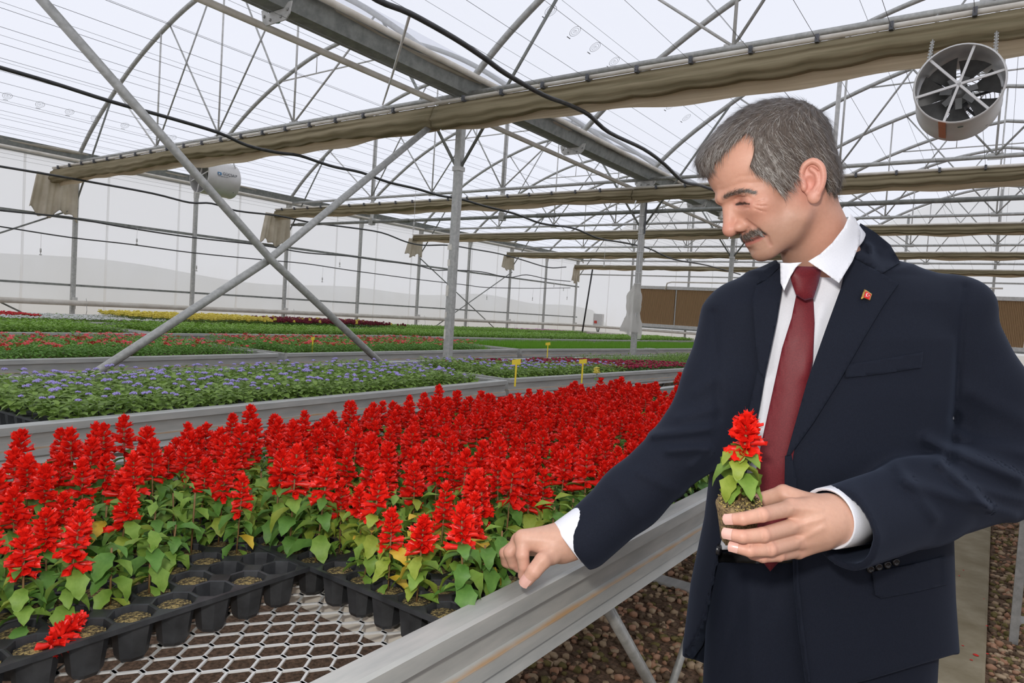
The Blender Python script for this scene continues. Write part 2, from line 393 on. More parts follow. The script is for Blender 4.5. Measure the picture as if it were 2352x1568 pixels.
# rails and pipes of the left wall
def rail(name, z, h, m, lb, dx=.0): return link(name, MB().box((XW-.035+dx, YB, z-h/2), (XW-.01+dx, YE-.02, z+h/2)).mesh(name, m), label=lb, cat='rail')
rail('wall_rail', 1.382, .035, GALV_D, 'lower horizontal rail of the milky wall'); rail('wall_rail', 2.455, .045, GALV_D, 'upper horizontal rail of the milky wall')
pipe('heating_pipe', [(XW+.16, YB+.06, 1.10), (XW+.16, 20.9, 1.10), (-9.0, 20.95, 1.10), (0, 20.95, 1.08)], .045, PVC, 'upper cream heating pipe along the milky wall')
pipe('heating_pipe', [(XW+.16, YB+.06, .88), (XW+.16, 20.9, .88), (-9.0, 20.95, .88), (0, 20.95, .86)], .045, PVC, 'lower cream heating pipe along the milky wall')
for y in np.arange(5.0, 21, 4): link('pipe_hanger', MB().tube([(XW+.17, y, .84), (XW+.23, y, .98), (XW+.17, y+.01, 1.18)], .004, 5).mesh('hanger', GALV), label='thin wire hanger of the heating pipes by a wall post', cat='hanger', group='pipe hangers')

# ------------------------------------------------------------------ wires
xs = [x for x in np.arange(XW+.35, XM-.1, .40)]+[x for x in np.arange(XM+.35, 1.4, .40)]
WY = (YB, YE-.1)
for x in xs:
    link('support_wire', MB().tube([(x, WY[0], 3.17), (x, 10, 3.15), (x, WY[1], 3.17)], .0016, 4, False).mesh('wire', WIRE), label='thin dark wire stretched lengthwise under the roof', cat='wire', group='support wires')
for x in [q+.2 for q in xs[::2]]:
    link('support_wire', MB().tube([(x, WY[0], 3.40), (x, WY[1], 3.40)], .0013, 4, False).mesh('wire', WIRE), label='thin dark wire stretched lengthwise under the roof', cat='wire', group='support wires')

# ------------------------------------------------------------------ shade curtains
def curtain(x0, x1, k, h, th, lb, clips):
    y = yk(k)-.36; o = thing('shade_curtain', lb, 'curtain', (0, y, 3.16), 'folded shade curtains')
    n = int((x1-x0)/.07)+1; X = np.linspace(x0, x1, n); m = 26; v = []
    r = np.random.default_rng(int(k)+50); ph = r.uniform(0, 6, 8)
    for i, x in enumerate(X):
        u = ((x-XW-.35) % .4)/.4; sc = math.sin(math.pi*u)
        hh = h*(1+.12*math.sin(x*.8+ph[0])+.07*math.sin(x*2.3+ph[1])) + .018*sc
        for q in range(m):
            a = 2*math.pi*q/m; s_ = math.sin(a); c_ = math.cos(a)
            zz = -hh/2 + hh/2*c_; t = (1-c_)/2
            wd = th*(.45+.75*t)*(1+.25*math.sin(x*1.7+ph[2]))
            fold = .010*math.sin(7*a+ph[3]+1.1*math.sin(x*.9+ph[4]))+.006*math.sin(11*a+x*1.3)
            v.append((x, wd*s_+fold, zz+.006*math.sin(x*5+ph[5])*(t > .9)+fold*.5))
    f = [(i*m+q, i*m+(q+1) % m, (i+1)*m+(q+1) % m, (i+1)*m+q) for i in range(n-1) for q in range(m)]+[tuple(range(m))[::-1], tuple((n-1)*m+q for q in range(m))]
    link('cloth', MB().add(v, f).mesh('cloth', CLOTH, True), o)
    v = []; m2 = 10
    for i, x in enumerate(X):
        sag = .012*math.sin(x*3.1+ph[6])+.010*math.sin(x*7.3+ph[7]); hh = h*(1.22+.10*math.sin(x*1.1+ph[2]))
        for q in range(m2): t = q/(m2-1); v.append((x, .075+.012*math.sin(9*t+x*1.2), -.02-(hh+sag)*t))
    n2 = len(v); f = [(i*m2+q, i*m2+q+1, (i+1)*m2+q+1, (i+1)*m2+q) for i in range(n-1) for q in range(m2-1)]
    va = np.array(v); link('lit_cloth_folds', MB().add(np.vstack([va, va+np.array([0, .006, 0])]), f+[tuple(n2+g for g in q[::-1]) for q in f]).mesh('hem', CLOTH_LIT, True), o)  # sheet below the bundle, its pale tone painting the brighter underside
    link('edge_tube', MB().tube([(x0, -.02, .012), (x1, -.02, .012)], .017, 8).mesh('edge', PVC, True), o)
    if clips:
        for x in xs:
            if x0 < x < x1: link('clip', MB().box((x-.011, -.055, -.018), (x+.011, .02, .03)).mesh('clip', DARKP), o)
    return o
HS = {0: .17, 2: .125, 4: .11, 6: .10, 8: .09}
for k in (0, 2, 4, 6, 8):
    for x0, x1, nm in ((XW+.12, XM+.0, 'left bay'), (XM+.02, XR-.05, 'middle bay')):
        curtain(x0, x1, k, HS[k]*(.98 if x0 > XM and k == 0 else 1), .075 if k == 0 else .06, f'{ORD[k//2]} folded beige shade curtain across the {nm}, counted from the camera', k < 4)
# cloth ends hanging by the wall posts
def hanging(k, w, h, lb):
    y = yk(k); r = np.random.default_rng(k+3); n, m = 44, 16; v = []; ph = r.uniform(0, 6, 4)
    for j in range(m):
        t = j/(m-1)
        for i in range(n):
            u = i/(n-1)
            fold = (.030*math.sin(u*21+ph[0]+.6*t)+.016*math.sin(u*43+ph[1]))*(.3+.7*t)
            hh = h*(1+.10*math.sin(u*9+ph[2])+.05*math.sin(u*23+ph[3]))
            v.append((XW+.13+fold, y-.02-w*(1-u)-.10*t*(1-u), 3.08-t*hh))
    v = np.array(v); v2 = v+np.array([.004, 0, 0]); N = n*m
    f = [(j*n+i, j*n+i+1, (j+1)*n+i+1, (j+1)*n+i) for j in range(m-1) for i in range(n-1)]
    f2 = [tuple(N+q for q in g[::-1]) for g in f]; ring = [i for i in range(n)]+[j*n+n-1 for j in range(1, m)]+[(m-1)*n+i for i in range(n-2, -1, -1)]+[j*n for j in range(m-2, 0, -1)]
    f3 = [(ring[i], N+ring[i], N+ring[(i+1) % len(ring)], ring[(i+1) % len(ring)]) for i in range(len(ring))]
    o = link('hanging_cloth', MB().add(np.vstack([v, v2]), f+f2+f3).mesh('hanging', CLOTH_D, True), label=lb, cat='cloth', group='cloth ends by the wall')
for i, (k, w, h) in enumerate(((0, .58, .62), (2, .58, .60), (4, .5, .42), (6, .5, .40), (8, .45, .50))):
    hanging(k, w, h, f'{ORD[i]} crumpled beige cloth end hanging at a wall post, counted from the near end')
# ------------------------------------------------------------------ benches
def rust_mat():
    t = NT('rail_zinc_with_rust'); t.b.inputs['Roughness'].default_value = .55; t.b.inputs['Metallic'].default_value = .25
    tc = t.n('ShaderNodeTexCoord'); sp = t.n('ShaderNodeSeparateXYZ'); t.l(tc.outputs['Object'], sp.inputs[0])
    g = t.ramp(t.noise(t.coords((3, .5, 3)), 9, 8), [(.3, (.36, .37, .355)), (.7, (.52, .515, .48))])
    d = t.n('ShaderNodeMath', operation='SUBTRACT'); t.l(sp.outputs[2], d.inputs[0]); d.inputs[1].default_value = -.083
    ab = t.n('ShaderNodeMath', operation='ABSOLUTE'); t.l(d.outputs[0], ab.inputs[0])
    nz = t.noise(t.coords((1, 1, 4)), 6, 5)
    m2 = t.n('ShaderNodeMath', operation='MULTIPLY_ADD'); t.l(nz, m2.inputs[0]); m2.inputs[1].default_value = -.009; t.l(ab.outputs[0], m2.inputs[2])
    mr = t.n('ShaderNodeMapRange'); t.l(m2.outputs[0], mr.inputs[0]); mr.inputs[1].default_value = -.005; mr.inputs[2].default_value = -.0005; mr.inputs[3].default_value = .8; mr.inputs[4].default_value = 0
    mx = t.n('ShaderNodeMixRGB'); t.l(mr.outputs[0], mx.inputs[0]); t.l(g, mx.inputs[1]); mx.inputs[2].default_value = (.46, .23, .05, 1)
    t.l(mx.outputs[0], t.b.inputs['Base Color']); return t.m
RAILM = rust_mat()
ZR, ZD, ZT = .91, .822, .892        # rail top, deck, tray top
def bench(p0, p1, w, lb, grid=None, legs=True):
    """p0,p1: near-side rail line (x,y); the bench lies to its left"""
    p0 = np.array(p0, float); p1 = np.array(p1, float); L = np.linalg.norm(p1-p0)
    o = thing('rolling_bench', lb, 'bench', (p0[0], p0[1], 0), 'rolling benches')
    o.rotation_euler[2] = math.atan2(p1[1]-p0[1], p1[0]-p0[0])-math.pi/2
    pr = [(-.034, -.004), (-.028, 0), (.012, 0), (.018, -.004), (.018, -.030), (.013, -.032), (.004, -.026), (.002, -.078), (.013, -.084), (.015, -.108), (.006, -.116), (.014, -.136), (-.028, -.136), (-.030, -.02)]
    link('side_rail', MB().prism(pr, 0, L).mesh('rail', RAILM), o, (0, 0, ZR))
    link('side_rail', MB().prism([(-w-x, z) for x, z in pr[::-1]], 0, L).mesh('rail', RAILM), o, (0, 0, ZR))
    for y in (0, L-.03):
        link('end_rail', MB().box((-w+.03, y, ZR-.13), (-.03, y+.03, ZR-.004)).box((-w+.03, y-.004, ZR-.016), (-.03, y+.034, ZR-.003)).mesh('end', RAILM), o)
    if grid:
        mb = MB(); py, px = .027, .056; y1 = grid
        for j in range(int((y1-.03)/py)):
            y = .035+j*py; xs_ = np.arange(-.02, -w+.01, -px/2); e = 1 if j % 2 else -1
            for i in range(len(xs_)-1):
                s = 1 if i % 2 else -1; ya, yb = y+s*e*py/2*.94, y-s*e*py/2*.94; x0, x1 = xs_[i], xs_[i+1]; f_ = .20*px/2
                mb.beam((x0-f_, ya, ZD-.003), (x1+f_, yb, ZD-.003), .0040, .003); mb.beam((x1+f_, yb, ZD-.0028), (x1-f_, yb, ZD-.0028), .0058, .003)
        link('mesh_deck', mb.mesh('deck', MESHM), o, kind='stuff')
        link('deck_sheet', MB().box((-w+.03, y1, ZD-.008), (-.03, L-.03, ZD-.003)).mesh('sheet', GALV_D), o)
    else:
        link('deck_sheet', MB().box((-w+.03, .03, ZD-.008), (-.03, L-.03, ZD-.003)).mesh('sheet', GALV_D), o)
    for y in np.linspace(.25, L-.25, 5): link('cross_bearer', MB().box((-w+.02, y-.02, ZD-.05), (-.02, y+.02, ZD-.010)).mesh('bearer', PVC if grid else GALV), o)
    if legs:
        for y in (.62, L-.5):
            for x in (-.28, -w+.28):
                link('leg', MB().box((x-.025, y-.025, .02), (x+.025, y+.025, ZD-.05)).mesh('leg', GALV), o)
            link('foot_rail', MB().box((-w+.05, y-.05, .005), (-.05, y+.05, .022)).mesh('foot', GALV_L), o)
            link('roller_tube', MB().tube([(-w+.05, y, ZD-.075), (-.05, y, ZD-.075)], .02, 8).mesh('roller', GALV_L, True), o)
        for x in (-.06, -.14):
            for y, s in ((1.66 if grid else 1.1, 1), (L-1.2, -1)):
                yy = y+(.10 if x < -.1 else 0)*s
                link('diagonal_brace', MB().tube([(x, yy, ZD-.05), (x, yy+.72*s, .03)], .013, 8).mesh('diag', GALV, True), o)
    return o
MESHM = mat('rusty_white_mesh', (.30, .20, .13), (.62, .62, .60), .6, .1, 26, .1, lo=.28, hi=.42)
W1 = 1.33
ROWS = {
 1: [((-.63, -.30), (-.63, 3.93)), ((-.63, 4.03), (-.62, 8.0)), ((-.62, 8.1), (-.60, 12.0))],
 2: [((-2.545, -.1), (-2.785, 3.87)), ((-2.83, 3.97), (-2.645, 7.85)), ((-2.66, 7.95), (-2.6, 11.9)), ((-2.6, 12), (-2.6, 16))],
 3: [((-4.68, -.3), (-5.01, 3.60)), ((-5.01, 3.70), (-5.18, 7.42)), ((-5.17, 7.52), (-4.95, 11.4)), ((-4.95, 11.5), (-4.8, 15.4)), ((-4.8, 15.5), (-4.8, 19.4))],
 4: [((-7.30, .4), (-7.58, 3.86)), ((-7.60, 3.96), (-7.82, 7.72)), ((-7.72, 7.82), (-7.30, 11.6)), ((-7.3, 11.7), (-7.2, 15.6)), ((-7.2, 15.7), (-7.2, 19.6))],
 5: [((-9.75, 2.4), (-9.85, 6.2)), ((-9.88, 6.3), (-10.1, 10.1)), ((-10.0, 10.2), (-9.9, 14)), ((-9.9, 14.1), (-9.9, 18))],
}
WD = {1: 1.335, 2: 1.33, 3: 1.42, 4: 1.45, 5: 1.45}
WHAT = {1: 'the scarlet salvia', 2: 'the purple ageratum', 3: 'the red vinca', 4: 'leafy green seedlings', 5: 'flowers along the milky wall'}
for r, L in ROWS.items():
    for i, (a, b) in enumerate(L):
        lb = f'galvanised rolling bench under {WHAT[r]}, {ORD[i]} section from the camera'
        bench(a, b, WD[r], lb, grid=1.25 if (r == 1 and i == 0) else None, legs=r <= 2)
ob = bench((.13+1.335, 3.62), (.13+1.335, 7.6), 1.335, 'galvanised rolling bench at the right edge beside the path')
for ch in ob.children:
    if ch.name.startswith('leg'): pass
link('folding_leg', MB().box((-1.32, .30, .0), (-1.285, .35, .80)).mesh('leg', GALV), ob); link('folding_leg', MB().beam((-1.30, .30, .62), (-1.22, .95, .28), .05, .03).mesh('leg', GALV), ob)
link('folding_leg', MB().beam((-1.30, .33, .80), (-1.10, .20, .05), .035, .035).mesh('leg', GALV_L), ob)

# ------------------------------------------------------------------ trays
CP = .0645; NX, NY = 5, 8
def tray_mesh(filled=True):
    mb = MB(); hx, hy = NX*CP/2, NY*CP/2; h = .066
    oct_ = [(.5, .22), (.22, .5), (-.22, .5), (-.5, .22), (-.5, -.22), (-.22, -.5), (.22, -.5), (.5, -.22)]
    for i in range(NX):
        for j in range(NY):
            cx, cy = (i-NX/2+.5)*CP, (j-NY/2+.5)*CP; v = []
            sq = [(.5, .5), (.5, .5), (-.5, .5), (-.5, .5), (-.5, -.5), (-.5, -.5), (.5, -.5), (.5, -.5)]
            for a, b in [(.5, .2), (.2, .5), (-.2, .5), (-.5, .2), (-.5, -.2), (-.2, -.5), (.2, -.5), (.5, -.2)]: v.append((cx+a*CP, cy+b*CP, 0))
            for a, b in oct_: v.append((cx+a*CP*.90, cy+b*CP*.90, -.001))
            for a, b in oct_: v.append((cx+a*CP*.86, cy+b*CP*.86, -.010))
            for a, b in oct_: v.append((cx+a*CP*.66, cy+b*CP*.66, -h+.006))
            for a, b in oct_: v.append((cx+a*CP*.56, cy+b*CP*.56, -h))
            f = [(r*8+k, r*8+(k+1) % 8, (r+1)*8+(k+1) % 8, (r+1)*8+k) for r in range(4) for k in range(8)]
            f.append(tuple(range(32, 40)))
            mb.add(v, f)
            for sx, sy in ((1, 1), (-1, 1), (-1, -1), (1, -1)):
                mb.add([(cx+sx*.5*CP, cy+sy*.2*CP, 0), (cx+sx*.5*CP, cy+sy*.5*CP, 0), (cx+sx*.2*CP, cy+sy*.5*CP, 0)], [(0, 1, 2) if sx*sy > 0 else (2, 1, 0)])
    # rim
    e = .006
    for (x0, y0, x1, y1) in ((-hx-e, -hy-e, hx+e, -hy), (-hx-e, hy, hx+e, hy+e), (-hx-e, -hy, -hx, hy), (hx, -hy, hx+e, hy)):
        mb.box((x0, y0, -.007), (x1, y1, .0012))
    return mb.mesh('tray', BLACKP, True)
TRAY = tray_mesh()
for p in TRAY.polygons: p.use_smooth = False
def disc(r=.0265):
    mb = MB(); v = [(0, 0, .003)]+[(r*math.cos(a)*(1+.05*math.sin(3*a)), r*math.sin(a), 0) for a in np.linspace(0, 2*math.pi, 9)[:-1]]
    return mb.add(v, [(0, 1+k, 1+(k+1) % 8) for k in range(8)])
DISC = disc().mesh('soil_plug', SOIL, True)
mb = MB()
for i in range(NX):
    for j in range(NY):
        d = disc(); mb.add(np.concatenate(d.v)+np.array([(i-NX/2+.5)*CP, (j-NY/2+.5)*CP, -.010]), d.f)
SOILS = mb.mesh('soil', SOIL, True)
TW, TL = NX*CP+.010, NY*CP+.012
def place_tray(x, y, rz, lb, grp, soil='all'):
    o = thing('seedling_tray', lb, 'tray', (x, y, ZT), grp); o.rotation_euler[2] = rz
    link('tray_body', TRAY, o)
    if soil == 'all': link('soil', SOILS, o, kind='stuff')
    else:
        for (i, j) in soil: link('soil_plug', DISC, o, ((i-NX/2+.5)*CP, (j-NY/2+.5)*CP, -.009))
    return o
def cells(x, y, rz):
    out = []; c, s = math.cos(rz), math.sin(rz)
    for i in range(NX):
        for j in range(NY):
            a, b = (i-NX/2+.5)*CP, (j-NY/2+.5)*CP; out.append((x+a*c-b*s, y+a*s+b*c, i, j))
    return out
def tray_grid(r, i, y_from, y_to):
    """tray centres on bench i of row r between two distances"""
    a, b = map(np.array, ROWS[r][i]); L = np.linalg.norm(b-a); t = (b-a)/L; n = np.array([-t[1], t[0]]); rz = math.atan2(t[1], t[0])-math.pi/2
    out = []; ncol = int((WD[r]-.05)/TW)
    for q in range(int((L-.06)/TL)):
        for c in range(ncol):
            p = a+t*(.05+TL*(q+.5))+n*(.032+TW*(c+.5))
            if y_from <= p[1] <= y_to: out.append((p[0], p[1], rz, c, q))
    return out
# ------------------------------------------------------------------ plants
def leafmat(name, a, b, tr=.28): return mat(name, a, b, .5, 0, 45, .2, trans=tr, spec=.35)
L_DARK = leafmat('leaf_deep_green', (.085, .205, .034), (.14, .29, .055))
L_MID = leafmat('leaf_green', (.16, .29, .04), (.25, .39, .07))
L_LIME = leafmat('leaf_yellow_green', (.24, .33, .035), (.36, .44, .07))
L_YEL = leafmat('leaf_yellow', (.72, .48, .04), (.80, .58, .09))
L_AGE = leafmat('leaf_ageratum', (.20, .33, .055), (.32, .46, .115))
L_VIN = leafmat('leaf_vinca', (.13, .31, .04), (.22, .42, .075))
L_GRN = leafmat('leaf_bright', (.17, .33, .035), (.28, .46, .07))
L_GRS = leafmat('leaf_grass', (.135, .33, .02), (.21, .44, .04))
STEM = mat('stem_red_brown', (.17, .09, .035), (.26, .15, .06), .6)
STEMG = mat('stem_green', (.12, .20, .05), (.2, .28, .08), .6)
RED = mat('salvia_red', (.74, .010, .006), (.95, .028, .014), .38, 0, 60, .15, trans=.22, spec=.55)
PURP = mat('ageratum_purple', (.38, .31, .72), (.55, .47, .88), .8, 0, 300, .4, trans=.1)
VRED = mat('vinca_red', (.68, .012, .03), (.82, .025, .05), .5, trans=.2)
WHT = mat('petal_white', (.80, .80, .78), (.88, .88, .86), .6, trans=.2)
YEL = mat('petal_yellow', (.93, .76, .09), (.96, .84, .20), .6, 0, 30, trans=.2)
CRIM = mat('petal_crimson', (.30, .006, .045), (.50, .012, .075), .6, trans=.15)
MAROON = mat('petal_maroon', (.14, .006, .016), (.24, .012, .03), .6, trans=.1)
PINK = mat('petal_pink', (.70, .25, .55), (.82, .40, .68), .6, trans=.2)

class TM:
    """triangle soup with material slots, for fast copies"""
    def __init__(s): s.v = np.zeros((0, 3)); s.t = np.zeros((0, 3), int); s.m = np.zeros(0, int)
    def add(s, v, t, m=0):
        k = len(s.v); s.v = np.vstack([s.v, np.asarray(v, float)]); t = np.asarray(t, int)+k
        s.t = np.vstack([s.t, t]); s.m = np.concatenate([s.m, np.full(len(t), m) if np.isscalar(m) else m]); return s
    def put(s, o, Mx): return s.add(o.v@Mx[:3, :3].T+Mx[:3, 3], o.t, o.m)
def tri_mesh(name, v, t, m, mats, smooth=True):
    me = bpy.data.meshes.new(name); me.vertices.add(len(v)); me.vertices.foreach_set('co', np.asarray(v, np.float32).ravel())
    me.loops.add(len(t)*3); me.loops.foreach_set('vertex_index', np.asarray(t, np.int32).ravel())
    me.polygons.add(len(t)); me.polygons.foreach_set('loop_start', np.arange(0, len(t)*3, 3, dtype=np.int32))
    for q in mats: me.materials.append(q)
    me.polygons.foreach_set('material_index', np.asarray(m, np.int32))
    if smooth: me.polygons.foreach_set('use_smooth', np.ones(len(t), bool))
    me.update(calc_edges=True); return me
def T(x=0, y=0, z=0, rz=0, ry=0, rx=0, s=1.0):
    m = Matrix.Translation((x, y, z))@Matrix.Rotation(rz, 4, 'Z')@Matrix.Rotation(ry, 4, 'Y')@Matrix.Rotation(rx, 4, 'X')@Matrix.Diagonal((s, s, s, 1))
    return np.array(m)
def leaf(L, W, droop=.5, fold=.35, n=6, heart=True, serr=.0, m=0, cup=0.0, petiole=0.0):
    """leaf along +x from the origin, upper side +z, hanging down towards its tip"""
    o = TM(); c = []; 
    prof = [0, .62, .95, 1.0, .78, .42, 0] if heart else [0, .45, .85, 1.0, .85, .45, 0]
    tt = np.linspace(0, 1, n+1); pw = np.interp(tt, np.linspace(0, 1, 7), prof)*W/2
    ang = droop*tt*1.25; x = petiole*L+np.concatenate([[0], np.cumsum(np.cos(ang[1:])*L/n)]); z = np.concatenate([[0], np.cumsum(-np.sin(ang[1:])*L/n)])
    v = []
    for i in range(n+1):
        j = serr*W*(1 if i % 2 else -1); w = max(0, pw[i]+(j if 0 < i < n else 0)); back = -.10*L if (heart and i == 1) else 0
        v += [(x[i], 0, z[i]), (x[i]+back, w*math.cos(fold), z[i]+w*math.sin(fold)-cup*w), (x[i]+back, -w*math.cos(fold), z[i]+w*math.sin(fold)-cup*w)]
    t = []
    for i in range(n):
        a, b = i*3, i*3+3
        t += [(a, b, b+1), (a, b+1, a+1), (a, a+2, b+2), (a, b+2, b)]
    o.add(v, t, m)
    if petiole: o.add([(0, .0012, 0), (0, -.0012, 0), (petiole*L, 0, 0), (0, 0, -.002)], [(0, 2, 1), (0, 3, 2), (3, 1, 2)], m)
    return o
def tubeTM(pts, r, n=5, m=0):
    b = MB().tube(pts, r, n); o = TM(); t = []
    for f in b.f:
        for k in range(1, len(f)-1): t.append((f[0], f[k], f[k+1]))
    return o.add(np.concatenate(b.v), t, m)
def floret(L=.022, r=.0055, m=0, n=5, lips=True):
    """salvia floret along +x: ribbed calyx widening to a torn lip"""
    o = TM(); rings = [(0, .25), (.35, .85), (.72, 1.0), (1.0, 1.35)]; v = []
    for i, (a, b) in enumerate(rings):
        for k in range(n):
            t = 2*math.pi*k/n+.3*i; q = b*(1.25 if (i == 3 and k % 2) else 1); xo = L*a*(1.18 if (i == 3 and k % 2) else 1)
            v.append((xo, r*q*math.cos(t), r*q*math.sin(t)))
    t = []
    for i in range(3):
        for k in range(n):
            a, b, c, d = i*n+k, i*n+(k+1) % n, (i+1)*n+(k+1) % n, (i+1)*n+k; t += [(a, b, c), (a, c, d)]
    o.add(v, t, m)
    if lips:
        o.add([(L*.75, -r*.8, r*.5), (L*.75, r*.8, r*.5), (L*1.45, 0, r*.9), (L*.8, -r*.7, -r*.4), (L*.8, r*.7, -r*.4), (L*1.3, -r*.7, -r*1.3), (L*1.3, r*.7, -r*1.3)], [(0, 1, 2), (3, 5, 4), (4, 5, 6)], m)
    return o
# single pieces shared by all plants
LEAVES = [[leaf(.046, .032, 1.0, .30, 6, True, .05), leaf(.040, .028, .65, .45, 6, True, .05), leaf(.034, .023, 1.15, .2, 6, True, .05), leaf(.030, .018, .35, .5, 6, False, .03), leaf(.040, .03, 1.35, .55, 6, True, .06)]][0]
for q in LEAVES: q.v[:, 0] += .008*(q.v[:, 0] > 1e-6)
FLORETS = [floret(.024, .0062), floret(.020, .0055), floret(.027, .0058)]
FLOR_LO = [floret(.026, .0075, 0, 4, False)]
def salvia_recipe(seed, tall=1.0, flower=True):
    """returns stem points, leaves [(piece, matrix, tone)], florets [(piece, matrix)]"""
    r = random.Random(seed); lean = r.uniform(-.10, .10), r.uniform(-.10, .10)
    H = r.uniform(.092, .128)*tall; S = r.uniform(.052, .088)*(1 if flower else .0)
    ax = lambda z: np.array([lean[0]*z, lean[1]*z, z]); lv = []; fl = []
    a0 = r.uniform(0, 6.28)
    nodes = 7
    for i in range(nodes):
        z = .014+H*.94*i/(nodes-1); a = a0+i*1.57+r.uniform(-.25, .25)
        for s in (0, math.pi):
            if i == 0 and r.random() < .35: continue
            p = ax(z); k = r.choice([0, 0, 1, 4]) if 1 <= i <= 5 else r.choice([2, 3, 3])
            lv.append((k, T(*p, rz=a+s+r.uniform(-.2, .2), ry=r.uniform(-.25, .35), rx=r.uniform(-.3, .3), s=r.uniform(.88, 1.28)), i))
    for i in range(9):
        p = ax(r.uniform(.02, H*.95)); lv.append((3, T(*p, rz=r.uniform(0, 6.28), ry=r.uniform(-.7, .0), s=r.uniform(.6, .9)), 2))
    if flower:
        nw = 7
        for w in range(nw):
            u = w/(nw-1); z = H+S*(.02+.86*u**.9); k = 6 if w < 4 else 5; el = -.05-.95*u**1.3; sz = .98-.36*u
            for q in range(k):
                if w < 3 and r.random() < .42-.1*w: continue
                a = q*2*math.pi/k+w*.7+r.uniform(-.2, .2)
                fl.append((r.randrange(3), T(*ax(z), rz=a, ry=el+r.uniform(-.22, .22)+.15, rx=r.uniform(0, 6), s=sz*r.uniform(.85, 1.12))))
        for q in range(4): fl.append((1, T(*ax(H+S*.90), rz=q*1.57, ry=-1.25+r.uniform(-.1, .1), s=.75)))
        fl.append((0, T(*ax(H+S*.86), ry=-1.5, s=.8)))
    top = H+S*.9
    return [tuple(ax(z)) for z in (0, H*.5, H, top)], lv, fl
TONE = {0: [L_DARK, L_MID, L_LIME], 1: [L_MID, L_LIME, L_YEL]}
SAL_MATS = [STEM, L_DARK, L_MID, L_LIME, L_YEL, RED]
def tone_pick(r, lush):
    u = r.random()
    if lush: return 1 if u < .5 else 2 if u < .93 else 3 if u < .985 else 4
    return 2 if u < .45 else 3 if u < .9 else 4 if u < .955 else 1
def salvia_tm(seed, lush, lo=False, flower=True):
    st, lv, fl = salvia_recipe(seed, flower=flower); r = random.Random(seed+99); fo = TM(); sp = TM()
    fo.add(*(lambda q: (q.v, q.t))(tubeTM(st, .0022, 4)), 0)
    for k, Mx, _ in lv: q = LEAVES[k]; fo.add(q.v@Mx[:3, :3].T+Mx[:3, 3], q.t, tone_pick(r, lush))
    for k, Mx in (fl[::1] if not lo else fl[::2]):
        q = FLORETS[k] if not lo else FLOR_LO[0]; s = 1 if not lo else 1.15
        sp.add((q.v*s)@Mx[:3, :3].T+Mx[:3, 3], q.t, 5)
    return fo, sp
NV = 8
SALV = [salvia_tm(100+i, i % 3 != 2, flower=i != 5) for i in range(NV)]; SALV_LO = [salvia_tm(200+i, True, True, i != 4) for i in range(6)]
SALV_ME = [(tri_mesh('foliage', a.v, a.t, a.m, SAL_MATS), tri_mesh('flower_spike', b.v, np.asarray(b.t), np.zeros(len(b.t), int), [RED], False) if len(b.t) else None) for a, b in SALV]
LEAF_ME = {}
def leaf_obj_mesh(k, m):
    if (k, m) not in LEAF_ME: q = LEAVES[k]; LEAF_ME[k, m] = tri_mesh('leaf', q.v, q.t, q.m*0, [SAL_MATS[m]])
    return LEAF_ME[k, m]
FLOR_ME = [tri_mesh('floret', q.v, q.t, q.m, [RED], False) for q in FLORETS]
def setM(o, Mx): o.matrix_local = Matrix(Mx.tolist())
def salvia_full(seed, loc, rz, lb, grp, lush, s=1.0, florets=True, tall=1.0, flower=True, skip_low=False):
    """a plant whose leaves are objects of their own"""
    st, lv, fl = salvia_recipe(seed, tall, flower); r = random.Random(seed+99)
    o = thing('salvia_plant', lb, 'plant', loc, grp); o.rotation_euler[2] = rz; o.scale = (s, s, s)
    q = tubeTM(st, .0019, 6); link('stem', tri_mesh('stem', q.v, q.t, q.m, [STEM]), o)
    for k, Mx, i in lv:
        x = link('leaf', leaf_obj_mesh(k, tone_pick(r, lush)), o); setM(x, Mx)
    if flower:
        H = st[2]; sp = link('flower_spike', tri_mesh('axis', *(lambda q: (q.v, q.t, q.m))(tubeTM([H, st[3]], .0016, 5)), [RED]), o)
        for k, Mx in fl: x = link('floret', FLOR_ME[k], sp); setM(x, Mx)
    return o
def join(name, protos, places, mats, lb, cat, smooth=True):
    """one object of kind stuff from many transformed copies; places: (proto, x, y, z, rz, s)"""
    vs, ts, ms = [], [], []; n = 0
    for k, x, y, z, rz, s in places:
        p = protos[k]; c, q = math.cos(rz)*s, math.sin(rz)*s; v = np.empty_like(p.v)
        v[:, 0] = p.v[:, 0]*c-p.v[:, 1]*q+x; v[:, 1] = p.v[:, 0]*q+p.v[:, 1]*c+y; v[:, 2] = p.v[:, 2]*s+z
        vs.append(v); ts.append(p.t+n); ms.append(p.m); n += len(v)
    if not vs: return
    return link(name, tri_mesh(name, np.concatenate(vs), np.concatenate(ts), np.concatenate(ms), mats, smooth), label=lb, cat=cat, kind='stuff')
def seen(x, y, z, margin=60):
    p = np.array([x, y, z])-CAM; d = p@FW
    if d < .15: return None
    px, py = 1176+F_PX*(p@RT)/d, 784-F_PX*(p@UP)/d
    return d if (-margin < px < W_PX+margin and -margin < py < H_PX+margin) else None

